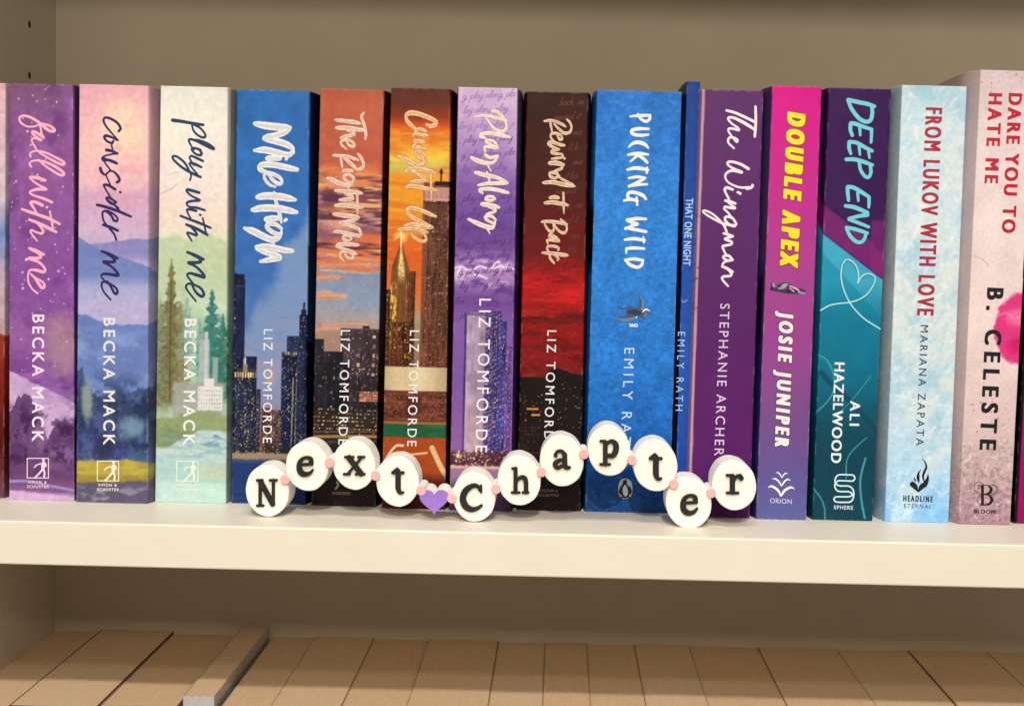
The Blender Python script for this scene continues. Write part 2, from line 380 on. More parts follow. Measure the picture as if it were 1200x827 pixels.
# ------------------------------------------------------------------ paperbacks
paper = simple('page_edges', (0.66, 0.56, 0.42), 0.85, 0.10, 300, 0.4, 0.1, (14, 0.25, 1))
paper_v = simple('page_block', (0.66, 0.57, 0.44), 0.85, 0.08, 900, 0.2, 0.1)
class Book:
    def __init__(s, label, quad, art, mat, bulge=(0.0022, 0.0022), depth=0.129, step=0.00042, rc=0.0007, wear=0.35, group='paperbacks standing upright on the white shelf'):
        TL, TR, BL, BR = quad
        P = unproj_z((BL[0]+BR[0])/2, (BL[1]+BR[1])/2, 0.0); s.X0, s.Y0 = P[0], P[1]
        c = np.array([unproj(*q, s.Y0) for q in (TL, TR, BL, BR)])
        tm, bmid = (c[0]+c[1])/2, (c[2]+c[3])/2
        s.lean = math.atan2(tm[0]-bmid[0], tm[1]-bmid[1]); s.X0 = bmid[0]
        s.h = math.hypot(tm[0]-bmid[0], tm[1]-bmid[1]); s.wt, s.wb = c[1][0]-c[0][0], c[3][0]-c[2][0]
        s.lift = abs(math.sin(s.lean))*s.wb/2
        s.root = thing('book', label, 'book', (s.X0, s.Y0, s.lift), (0, s.lean, 0), group)
        s.quad = quad
        s._cover(art, mat, bulge, depth, step, rc, wear)
    def hw(s, z): return (s.wb+(s.wt-s.wb)*z/s.h)/2
    def surf(s, x, z): return -0.00022*(1-np.clip(x/s.hw(z), -1, 1)**2)
    def local(s, px, py):
        X, Z = unproj(px, py, s.Y0); Z = Z-s.lift; dx = X-s.X0; ca, sa = math.cos(s.lean), math.sin(s.lean)
        return dx*ca-Z*sa, dx*sa+Z*ca
    def _cover(s, art, mat, bulge, depth, step, rc, wear):
        nS = max(8, int(s.wb/step)); nz = int(s.h/step); hwm = s.wb/2
        prof = []                                                     # (kind, fraction across spine or offset, y)
        ys = [depth, depth*0.7, 0.045, 0.026, 0.018, 0.0145, 0.011, 0.0085, 0.006, 0.004, 0.0024, 0.0013]
        def bl(y, b): t = min(1, max(0, (y-rc)/0.017)); return b*(1-(1-t)**1.8)
        for y in ys: prof.append((-1, -bl(y, bulge[0]), y))
        for k in range(4): a = k/4*math.pi/2; prof.append((-1, rc*(1-math.cos(a)), rc*(1-math.sin(a))))
        n0 = len(prof)
        for k in range(nS+1): prof.append((0, k/nS, 0))
        n1 = len(prof)
        for k in range(3, -1, -1): a = k/4*math.pi/2; prof.append((1, -rc*(1-math.cos(a)), rc*(1-math.sin(a))))
        for y in reversed(ys): prof.append((1, bl(y, bulge[1]), y))
        nc = len(prof); zz = np.linspace(0, s.h, nz+1); X = np.zeros((nz+1, nc)); Y = np.zeros((nz+1, nc)); H = s.hw(zz)
        for i, (k, a, y) in enumerate(prof):
            if k == 0: X[:, i] = -(H-rc)+a*2*(H-rc); Y[:, i] = -0.00022*(1-(2*a-1)**2)
            else: X[:, i] = k*H+a; Y[:, i] = y
        Z = np.repeat(zz[:, None], nc, 1)
        # unfolded picture coordinates
        ds = np.hypot(np.diff(X, axis=1), np.diff(Y, axis=1)); L = np.concatenate([np.zeros((nz+1, 1)), np.cumsum(ds, 1)], 1)
        L = L-L[:, n0:n0+1]+rc; sc = F_PX/(s.Y0-CAM[1]); u = L*sc
        ca, sa = math.cos(s.lean), math.sin(s.lean)
        py = proj(s.X0+zz*sa, s.Y0, zz*ca+s.lift)[1]
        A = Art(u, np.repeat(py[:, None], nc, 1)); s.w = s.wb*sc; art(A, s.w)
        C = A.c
        if wear:                                                      # rubbed card along the folds and the trimmed ends
            dcorner = np.minimum(np.abs(L-0.0002), np.abs(L-(2*H[:, None]-0.0002))); dend = np.minimum(Z, s.h-Z)
            nn = fbm(u*1.3, A.y, 5, 9, 61, 4)
            m = wear*np.maximum(np.exp(-(dcorner/0.00045)**2)*sm(0.42, 0.75, nn), np.exp(-(dend/0.0005)**2)*sm(0.40, 0.7, nn))
            C = C*(1-m[..., None])+np.array([225, 215, 205.])*m[..., None]
        g = C.mean(-1, keepdims=True); C = np.clip(g+(C-g)*0.95, 4, 252)
        me = bpy.data.meshes.new('cover'); nv = (nz+1)*nc
        co = np.stack([X, Y, Z], -1).reshape(-1, 3)
        j, i = np.meshgrid(np.arange(nz), np.arange(nc-1), indexing='ij'); b = j*nc+i
        q = np.stack([b, b+1, b+nc+1, b+nc], -1).reshape(-1, 4)
        rim, rv = [], []                                              # thickness of the card at the head and the tail
        th = 0.00038
        for row, zv in ((0, 0.0), (nz, s.h)):
            for i in range(nc):
                x, y = X[row, i], Y[row, i]; k = prof[i][0]
                rv.append((x-k*th if y > rc else x*(1-th/max(abs(H[row]), 1e-6)), max(y, th) if y < rc else y, zv))
        base = nv
        for i in range(nc-1):
            rim.append((base+i, base+i+1, i+1, i)); t = nz*nc
            rim.append((t+i, t+i+1, base+nc+i+1, base+nc+i))
        allv = np.concatenate([co, np.array(rv)]); allf = np.concatenate([q, np.array(rim)])
        me.vertices.add(len(allv)); me.vertices.foreach_set('co', allv.ravel().astype(np.float32))
        me.loops.add(allf.size); me.loops.foreach_set('vertex_index', allf.ravel().astype(np.int32))
        me.polygons.add(len(allf)); me.polygons.foreach_set('loop_start', np.arange(0, allf.size, 4, dtype=np.int32))
        try: me.polygons.foreach_set('loop_total', np.full(len(allf), 4, np.int32))
        except Exception: pass
        sf = np.ones(len(allf), bool); sf[len(q):] = False; me.polygons.foreach_set('use_smooth', sf)
        me.update(calc_edges=True); me.validate()
        at = me.attributes.new('art', 'FLOAT_COLOR', 'POINT')
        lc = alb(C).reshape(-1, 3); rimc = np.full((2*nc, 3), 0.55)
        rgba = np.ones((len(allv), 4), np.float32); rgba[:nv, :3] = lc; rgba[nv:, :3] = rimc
        at.data.foreach_set('color', rgba.ravel())
        me.materials.append(mat); o = bpy.data.objects.new('cover', me); COL.objects.link(o); o.parent = s.root
        # the pages inside
        pr = [(-hwm-bl(y, bulge[0])+0.0005, y) for y in (depth-0.0005, 0.045, 0.018, 0.006)]+[(-hwm+0.0007, 0.0012), (hwm-0.0007, 0.0012)] \
            + [(hwm+bl(y, bulge[1])-0.0005, y) for y in (0.006, 0.018, 0.045, depth-0.0005)]
        n = len(pr); k = s.wt/s.wb
        v = [(x, y, 0.0004) for x, y in pr]+[(x-(1-k)*math.copysign(hwm, x), y, s.h-0.0004) for x, y in pr]
        f = [tuple(range(n-1, -1, -1)), tuple(range(n, 2*n))]+[(i, (i+1) % n, n+(i+1) % n, n+i) for i in range(n)]
        mesh_obj('page_block', v, f, paper, s.root)
    def decal(s, name, layers, label=None):
        """layers: (picture points, faces, material, height above the card in mm/100)"""
        V, F, M, mats = [], [], [], []
        for P, f, m, e in layers:
            P = np.asarray(P); x, z = s.local(P[:, 0], P[:, 1]); y = s.surf(x, z)-e*1e-5; k = len(V)
            V += list(zip(x, y, z)); F += [tuple(k+i for i in q) for q in f]
            if m not in mats: mats.append(m)
            M += [mats.index(m)]*len(f)
        o = mesh_obj(name, V, F, None, s.root)
        for m in mats: o.data.materials.append(m)
        o.data.polygons.foreach_set('material_index', M)
        if label: o['label'] = label
        return o
    def strokes(s, st, m, e=7, step=0.28, grow=0.0, streak=0.0):
        D, x0, y0 = sdf(st, step, grow, 6, streak); V, F, B = outline_mesh(D, x0, y0, step); return (V, F, m, e)
    tg = 0.24
    def brush(s, st):
        """a flat brush: full width along the letters' stems, narrower on the joins, ends drawn out"""
        out = []
        for q in st:
            p = smooth(q, 5) if len(q) > 2 else [tuple(np.array(q[0])*(1-t)+np.array(q[-1])*t) for t in np.linspace(0, 1, 6)] if len(q) == 2 else q
            n = len(p); r = []
            for i, (x, y, w) in enumerate(p):
                if n > 2:
                    k, m = max(0, i-1), min(n-1, i+1); dx, dy = p[m][0]-p[k][0], p[m][1]-p[k][1]; L = math.hypot(dx, dy)+1e-6
                    w *= 0.70+0.46*(abs(dx)/L)**1.5
                    f = i/(n-1); w *= min(1.0, 0.72+f*3.2, 0.58+(1-f)*3.0)
                r.append((x, y, w))
            out.append(r)
        return out
    def core(s, st, m, e=13, k=0.5, streak=3.4): return s.strokes([[(x+0.15, y+0.25, r*k) for x, y, r in q] for q in st], m, e, 0.2, 0.0, streak)
    def tstrokes(s, st, m, e=7, step=0.28, grow=0.0, streak=0.0): return s.strokes(st, m, e, step, grow+s.tg, streak)
    def type(s, t, p0, p1, cap, m, bold=0.0, sx=1.0, e=7): P, f = type_line(t, p0, p1, cap, bold, sx); return (P, f, m, e)

# ------------------------------------------------------------------ artwork, one function per jacket
def art_edge_left(A, w):
    A.grad([(95, (225, 175, 185)), (230, (215, 190, 195)), (275, (110, 130, 185)), (320, (190, 160, 180)), (390, (200, 165, 165)), (392, (150, 60, 45)), (450, (130, 40, 35)), (520, (85, 30, 32)), (585, (110, 70, 80))], 8, 4)
    A.mottle(0.15, 9, 3)
def art_purple_night(A, w):
    A.grad([(95, (128, 86, 116)), (128, (138, 88, 138)), (200, (146, 86, 148)), (280, (142, 86, 156)), (340, (138, 82, 156)), (395, (156, 98, 164)), (440, (124, 70, 144)), (590, (120, 75, 130))], 18, 3)
    A.mix(sm(0.5, 0.75, fbm(A.u, A.y, 40, 60, 8))*0.5, (165, 110, 185))
    A.mix(sm(0.55, 0.8, fbm(A.u, A.y, 26, 30, 12))*0.45, (92, 50, 120))
    A.ell(64, 404, 21, 34, (176, 136, 146), 0.45, 0.8, 4, 0.75)
    A.mix((sm(420, 440, A.y)*(1-sm(440, 470, A.y)))*sm(0.45, 0.7, fbm(A.u, A.y, 18, 10, 31))*0.5, (190, 110, 190))
    A.below([(-40, 405), (0, 434), (30, 449), (60, 462), (80, 473), (120, 490)], (204, 168, 208), 2.0, 9, 6, 1.2)
    A.mix(sm(432, 470, A.y)*sm(0.5, 0.72, fbm(A.u, A.y, 24, 9, 14))*0.6, (164, 128, 184))
    A.mix(sm(478, 505, A.y)*(1-sm(535, 560, A.y))*sm(0.4, 0.62, fbm(A.u, A.y, 16, 22, 41))*0.85, (104, 66, 116))
    A.below([(-20, 476), (2, 482), (10, 468), (20, 460), (30, 472), (38, 494), (46, 512), (54, 500), (62, 494), (70, 500), (80, 488), (110, 486)], (92, 58, 102), 7, 5, 61, 1.5, 0.85, 566)
    A.mix(sm(466, 490, A.y)*(1-sm(545, 565, A.y))*sm(0.48, 0.66, fbm(A.u, A.y, 9, 11, 43))*0.7, (62, 38, 78)); A.mix(sm(490, 505, A.y)*(1-sm(545, 560, A.y))*sm(0.52, 0.7, fbm(A.u, A.y, 12, 14, 53))*0.6, (150, 112, 160))
    A.ell(38, 510, 6, 18, (150, 108, 140), 0.5, 0.8, 4, 0.6)
    A.mix(sm(532, 556, A.y)*(1-sm(574, 582, A.y))*0.75, (108, 66, 112))
    A.line([(-5, 565), (20, 564), (45, 568), (80, 574)], 1.6, (168, 150, 205), 1.0, 0.8)
    A.below([(-40, 573), (20, 576), (80, 583)], (206, 166, 206), 1.5, 8, 3, 1.5)
    A.mottle(0.07, 7, 21)
    A.lights(-2, 100, w+2, 440, 105, [(250, 225, 250), (235, 190, 235), (255, 240, 225)], 0.62, 5)
    A.lights(4, 130, w, 350, 10, [(255, 235, 250)], 1.15, 9)
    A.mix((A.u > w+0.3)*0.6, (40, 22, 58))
def art_pink_hills(A, w):
    A.grad([(95, (232, 168, 178)), (120, (240, 178, 184)), (170, (244, 196, 188)), (215, (240, 188, 192)), (228, (214, 170, 196)), (268, (214, 178, 204)), (300, (198, 176, 206)), (330, (176, 176, 214)), (590, (176, 176, 214))], 16, 5)
    A.mix((1-sm(0, 1, np.hypot((A.u-52)/46, (A.y-148)/62)))*0.95, (252, 222, 186))
    A.mix(sm(0.5, 0.8, fbm(A.u, A.y, 30, 16, 3))*(1-sm(230, 262, A.y))*0.4, (236, 150, 170))
    A.below([(-20, 290), (10, 288), (35, 284), (60, 280), (82, 279), (120, 276)], (128, 128, 188), 2, 9, 9, 1.0, 0.8, 304)
    A.below([(-20, 268), (0, 278), (18, 290), (40, 298), (62, 304), (85, 312), (120, 325)], (112, 132, 190), 2, 11, 3, 1.0, 0.92, 330)
    A.below([(-20, 370), (10, 352), (40, 346), (70, 346), (100, 352)], (190, 178, 214), 1.6, 9, 6, 0.9, 0.8)
    A.below([(-20, 366), (8, 369), (30, 377), (50, 380), (84, 379), (120, 370)], (104, 128, 188), 2.5, 5, 2, 1.2, 0.95)
    A.mix(sm(378, 400, A.y)*sm(0.4, 0.7, fbm(A.u, A.y, 22, 18, 17))*0.8, (138, 164, 214))
    A.mix(sm(425, 470, A.y)*(1-sm(535, 545, A.y))*sm(0.40, 0.58, fbm(A.u, A.y, 15, 20, 22, 5))*0.9, (48, 60, 100))
    A.below([(-20, 462), (6, 430), (12, 452), (26, 466), (40, 458), (52, 462), (66, 458), (76, 452), (90, 456), (120, 448)], (58, 74, 110), 7, 4, 8, 1.6, 0.7, 545); A.mix(sm(455, 470, A.y)*(1-sm(520, 545, A.y))*sm(0.5, 0.62, fbm(A.u, A.y, 8, 9, 92, 4))*0.6, (36, 46, 72))
    A.ell(12, 468, 6, 24, (160, 172, 160), 0.5, 0.6, 5, 0.8); A.ell(64, 500, 14, 12, (140, 176, 196), 0.6, 0.6, 9, 0.7)
    A.mix(sm(490, 520, A.y)*(1-sm(530, 548, A.y))*sm(0.4, 0.6, fbm(A.u, A.y, 12, 12, 51))*0.8, (64, 62, 124))
    A.ell(33, 525, 10, 16, (52, 56, 78), 0.6, 0.7, 5, 0.8)
    A.below([(-20, 541), (20, 540), (60, 538), (100, 544)], (196, 172, 60), 2, 8, 4, 1.8, 0.92); A.mix(sm(538, 543, A.y)*(1-sm(556, 562, A.y))*sm(0.45, 0.7, fbm(A.u, A.y, 16, 5, 81, 4))*0.6, (150, 140, 70))
    A.below([(-20, 556), (30, 558), (100, 556)], (150, 128, 60), 3, 8, 7, 3, 0.8)
    A.below([(-20, 566), (30, 565), (100, 561)], (94, 88, 110), 2.5, 9, 3, 2)
    A.mix(sm(566, 575, A.y)*sm(0.5, 0.7, fbm(A.u, A.y, 16, 8, 71))*0.7, (156, 150, 166))
    A.mottle(0.05, 5, 33)
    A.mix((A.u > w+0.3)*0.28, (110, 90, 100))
def art_green_park(A, w):
    A.grad([(95, (236, 238, 222)), (140, (244, 238, 216)), (200, (242, 230, 214)), (255, (244, 222, 202)), (275, (228, 226, 192)), (310, (198, 218, 174)), (345, (206, 226, 190)), (380, (190, 214, 188)), (440, (166, 192, 164)), (590, (176, 204, 184))], 14, 2)
    A.mix(sm(0.5, 0.8, fbm(A.u, A.y, 40, 40, 77))*(1-sm(230, 260, A.y))*0.6, (232, 214, 214))
    A.below([(-20, 286), (0, 281), (20, 276), (38, 283), (54, 270), (68, 276), (84, 286), (110, 300)], (192, 208, 164), 2.5, 10, 4, 2.5, 0.75, 350)
    A.mix(sm(300, 350, A.y)*sm(0.45, 0.7, fbm(A.u, A.y, 22, 22, 5))*0.6, (182, 206, 150))
    A.line([(2, 228), (10, 224), (16, 221), (21, 216)], 0.45, (190, 180, 160)); A.line([(12, 206), (18, 203), (22, 203)], 0.4, (206, 192, 170))
    A.mix(sm(350, 372, A.y)*(1-sm(455, 476, A.y))*(1-sm(24, 36, A.u))*sm(0.3, 0.55, fbm(A.u, A.y, 14, 16, 28))*0.8, (124, 136, 82))
    A.mix(sm(340, 370, A.y)*(1-sm(468, 492, A.y))*(1-sm(26, 44, A.u))*sm(0.36, 0.56, fbm(A.u, A.y, 9, 12, 68, 4))*0.75, (138, 146, 104)); A.pine(16, 304, 478, 24, (118, 110, 70), 3, 0.9); A.pine(27, 352, 474, 16, (136, 134, 92), 8, 0.7); A.pine(4, 352, 474, 16, (124, 132, 96), 9, 0.7)
    A.line([(16, 330), (15.5, 400), (16, 470)], 0.8, (96, 76, 52), 0.6, 0.8)
    A.pine(35, 345, 420, 12, (128, 166, 160), 13, 0.8)
    A.mix(sm(44, 60, A.u)*sm(360, 390, A.y)*(1-sm(455, 480, A.y))*sm(0.34, 0.56, fbm(A.u, A.y, 11, 14, 88, 4))*0.7, (84, 140, 124)); A.pine(64, 338, 440, 20, (58, 120, 112), 4, 0.95, 0.5); A.pine(77, 366, 470, 18, (56, 116, 100), 5, 0.9, 0.5); A.pine(50, 372, 440, 11, (104, 158, 150), 6, 0.6)
    A.rect(50, 397, 62, 452, (172, 186, 178), 0.6, 1); A.rect(56, 388, 60, 452, (196, 204, 196), 0.6); A.rect(66, 418, 72, 455, (150, 172, 166), 0.6)
    A.rect(20, 448, 80, 492, (168, 170, 160), 2.5, 3, 3, 0.9)
    A.rect(49, 452, 78, 480, (226, 224, 214), 0.6, 0.6); A.rect(56, 443, 68, 453, (226, 224, 216), 0.6); A.windows(50, 456, 76, 478, 3.0, 5, (168, 168, 162), 1, 0.5, 4)
    A.below([(-20, 492), (20, 490), (50, 480), (90, 486)], (146, 162, 106), 4, 6, 7, 2, 0.9)
    A.ell(28, 515, 24, 14, (124, 136, 100), 0.5, 0.9, 5, 0.7)
    A.below([(-20, 524), (14, 526), (48, 505), (60, 503), (90, 505)], (196, 220, 218), 3, 6, 9, 2, 0.85)
    A.mix(sm(40, 60, A.u)*sm(496, 504, A.y)*(1-sm(518, 530, A.y))*sm(0.48, 0.62, fbm(A.u, A.y, 12, 5, 6, 4))*0.8, (104, 146, 170)); A.mix(sm(505, 515, A.y)*(1-sm(545, 556, A.y))*sm(0.5, 0.66, fbm(A.u, A.y, 22, 5, 16, 4))*0.5, (128, 172, 176))
    A.below([(-20, 536), (30, 533), (60, 538), (90, 545)], (172, 208, 200), 4, 9, 3, 3, 0.85)
    A.mix(sm(538, 550, A.y)*(1-sm(558, 568, A.y))*sm(30, 60, A.u)*0.6, (198, 202, 160))
    A.below([(-20, 562), (90, 566)], (190, 220, 204), 2, 9, 3, 3)
    A.mottle(0.04, 6, 8)
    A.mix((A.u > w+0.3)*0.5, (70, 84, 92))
def art_blue_city(A, w):
    A.grad([(95, (46, 110, 180)), (180, (48, 110, 182)), (300, (58, 110, 182)), (360, (74, 116, 182)), (420, (96, 118, 172)), (470, (140, 124, 154)), (520, (180, 128, 108)), (590, (40, 62, 116))])
    A.mottle(0.12, 14, 4)
    A.mix(sm(0.35, 0.8, sm(-35, 45, A.u*1.1+(A.y-300)*0.55-52)+0.8*(fbm(A.u, A.y, 34, 30, 6)-0.5))*(1-sm(440, 500, A.y))*0.75, (138, 160, 192))
    A.mix(sm(330, 420, A.y)*sm(0.5, 0.75, fbm(A.u, A.y, 40, 14, 9))*0.5, (170, 150, 176)); A.mix((1-sm(0, 1, np.hypot((A.u-44)/12, (A.y-442)/14)))*0.5, (226, 160, 130))
    B1, B2, LT, W = (24, 32, 58), (34, 42, 70), [(250, 205, 120), (235, 220, 180), (255, 190, 90)], (232, 206, 150)
    A.tower(-9, 330, 1, 535, B1, W, (1.8, 3, 0.12), 3); A.tower(0, 322, 12, 535, B1, W, (1.8, 3.0, 0.16), 4); A.tower(2, 328, 13, 420, B2, W, None, 5); A.rect(1, 321, 4, 334, B1); A.rect(8, 322, 11, 330, B1); A.rect(0, 336, 13, 337, (70, 76, 100), 0.5)
    A.tower(14, 418, 28, 470, (36, 44, 74), W, (1.8, 3, 0.1), 6); A.tower(2, 437, 28, 536, (40, 46, 70), W, (1.7, 2.6, 0.26), 7); A.tower(28, 456, 33, 536, (56, 54, 74), W, (1.6, 2.4, 0.2), 8)
    A.rect(4, 432, 26, 440, (60, 58, 70), 0.6); A.windows(2, 437, 27.5, 446, 3.0, 9, (255, 222, 150), 1, 0.62, 3, 1.0); A.line([(14.5, 420), (14.5, 436)], 0.6, (245, 234, 210)); A.rect(12, 427, 17, 437, (150, 132, 104), 0.8)
    A.tower(34, 478, 44, 536, (70, 52, 56), (240, 170, 90), (1.7, 2.4, 0.35), 21); A.tower(44, 480, 58, 536, (78, 62, 70), (246, 190, 120), (1.6, 2.2, 0.5), 9)
    A.tower(77, 368, 88, 536, B1, (150, 160, 180), (1.8, 3, 0.16), 12); A.rect(79, 362, 85, 370, B1); A.line([(82.5, 354), (82, 366)], 1.1, B1)
    A.tower(63, 393, 88, 536, (38, 46, 74), (160, 160, 170), (1.7, 2.8, 0.2), 10); A.tower(57, 412, 76, 536, (30, 38, 64), W, (1.7, 2.6, 0.18), 11); A.windows(58, 412, 76, 418, 2.2, 6, (220, 205, 170), 0.9, 0.55, 13); A.tower(84, 400, 130, 536, (16, 22, 42), W, (2, 3, 0.1), 14)
    A.line([(71, 442), (69.5, 532)], 0.5, (226, 200, 160), 0.6, 0.8); A.line([(75, 430), (74, 532)], 0.35, (190, 180, 160), 0.6, 0.7)
    A.mix(sm(505, 530, A.y)*(1-sm(533, 537, A.y))*sm(0.3, 0.6, fbm(A.u, A.y, 6, 5, 19))*0.8, (40, 42, 44))
    A.lights(0, 505, w+6, 533, 70, LT, 0.5, 4)
    A.below([(-30, 533), (30, 530), (60, 531), (120, 530)], (158, 134, 108), 1.5, 4, 5, 1); A.below([(-30, 539), (120, 537)], (66, 78, 112), 1, 6, 5, 1.5)
    A.below([(-30, 543), (120, 541)], (38, 62, 112), 1, 6, 5, 2); A.mix(sm(545, 590, A.y)*sm(0.45, 0.7, fbm(A.u, A.y, 30, 4, 3))*0.5, (54, 84, 140)); A.mix(sm(555, 600, A.y)*0.4, (36, 46, 88))
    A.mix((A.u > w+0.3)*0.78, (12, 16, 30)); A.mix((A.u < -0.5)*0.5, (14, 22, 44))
def art_sunset_city(A, w):
    A.grad([(95, (184, 90, 64)), (130, (196, 98, 70)), (190, (190, 92, 68)), (205, (224, 124, 76)), (216, (236, 150, 92)), (226, (120, 66, 76)), (240, (150, 80, 80)), (250, (222, 150, 100)), (262, (206, 146, 130)), (275, (128, 82, 100)), (288, (216, 112, 74)), (302, (214, 128, 92)), (312, (150, 140, 160)), (325, (134, 148, 174)), (355, (140, 154, 176)), (378, (176, 158, 150)), (395, (170, 132, 116)), (590, (60, 50, 48))], 26, 3)
    s = fbm(A.u*0.6+A.y*0.2, A.y, 30, 8, 15, 5); s2 = fbm(A.u*0.5-A.y*0.15, A.y, 26, 6, 23, 5)
    A.mix(sm(196, 216, A.y)*(1-sm(296, 312, A.y))*sm(0.5, 0.66, s)*0.9, (88, 48, 70))
    A.mix(sm(190, 212, A.y)*(1-sm(312, 330, A.y))*sm(0.54, 0.68, s2)*0.9, (250, 184, 110))
    A.mix(sm(255, 285, A.y)*(1-sm(314, 336, A.y))*sm(0.5, 0.66, fbm(A.u*0.5, A.y, 28, 7, 35, 5))*0.85, (236, 116, 62))
    A.mix(sm(200, 230, A.y)*(1-sm(300, 320, A.y))*sm(0.55, 0.7, fbm(A.u, A.y, 16, 7, 65, 4))*0.6, (176, 128, 150))
    for y, p, q, r in ((311, 6, 62, 2.2), (326, 0, 26, 2.4), (348, -4, 34, 3.0), (344, -2, 16, 2.0), (380, 10, 60, 1.2), (386, -4, 30, 1.4)):
        A.line([(p, y+2), ((p+q)/2-4, y+0.6), ((p+q)/2+4, y-0.4), (q, y-1)], r, (240, 166, 116), 2.4, 0.75); A.line([(p+3, y+2.6), (q-6, y+0.6)], r*0.4, (206, 112, 80), 1.5, 0.6)
    A.mottle(0.06, 14, 61); A.mix(sm(360, 400, A.y)*0.3*sm(0.4, 0.7, fbm(A.u, A.y, 40, 14, 71)), (206, 150, 120))
    W = (236, 190, 150)
    A.tower(30, 385, 80, 545, (66, 54, 62), W, (2.0, 3.0, 0.13), 4, 0.2); A.rect(56, 381, 64, 387, (56, 46, 56)); A.rect(31, 384.5, 80, 386, (92, 72, 74), 0.5)
    A.windows(50, 392, 78, 440, 9, 11, (245, 200, 160), 0.5, 0.35, 31, 0.9); A.tower(-10, 398, 11, 545, (48, 44, 54), W, (2, 3, 0.06), 5); A.tower(8, 412, 34, 545, (42, 40, 50), W, (2, 3.2, 0.05), 6); A.tower(-6, 425, 42, 545, (38, 37, 44), W, (2.2, 3, 0.05), 7)
    A.windows(10, 441, 38, 447, 3.2, 6, (196, 190, 120), 0.75, 0.6, 8, 0.7); A.tower(44, 440, 90, 545, (50, 42, 48), W, (2, 3, 0.16), 9); A.rect(54, 458, 90, 470, (150, 92, 74), 0.7); A.windows(54, 458, 82, 470, 2.0, 3.2, (250, 190, 150), 0.7, 0.6, 9)
    A.tower(44, 470, 90, 545, (40, 36, 40), W, (2, 3, 0.12), 11)
    A.mix(sm(478, 486, A.y)*0.6*(1-sm(500, 510, A.y)), (60, 46, 40)); A.lights(-4, 480, w+8, 506, 150, [(250, 222, 160), (240, 170, 80), (226, 200, 140)], 0.6, 3, 0, 4.5)
    A.line([(-10, 513), (40, 511), (90, 510)], 1.6, (206, 150, 76), 1.5, 0.85); A.line([(-10, 507), (40, 505.5), (90, 504.5)], 0.6, (150, 110, 66), 0.8, 0.8); A.line([(-10, 519), (90, 516)], 0.7, (120, 86, 50), 1, 0.8)
    A.below([(-20, 521), (100, 518)], (46, 40, 38), 1, 6, 3, 2.5); A.mottle(0.05, 5, 44)
    A.mix((A.u > w+0.3)*0.75, (30, 16, 18)); A.mix((A.u < -0.5)*0.6, (24, 16, 20))
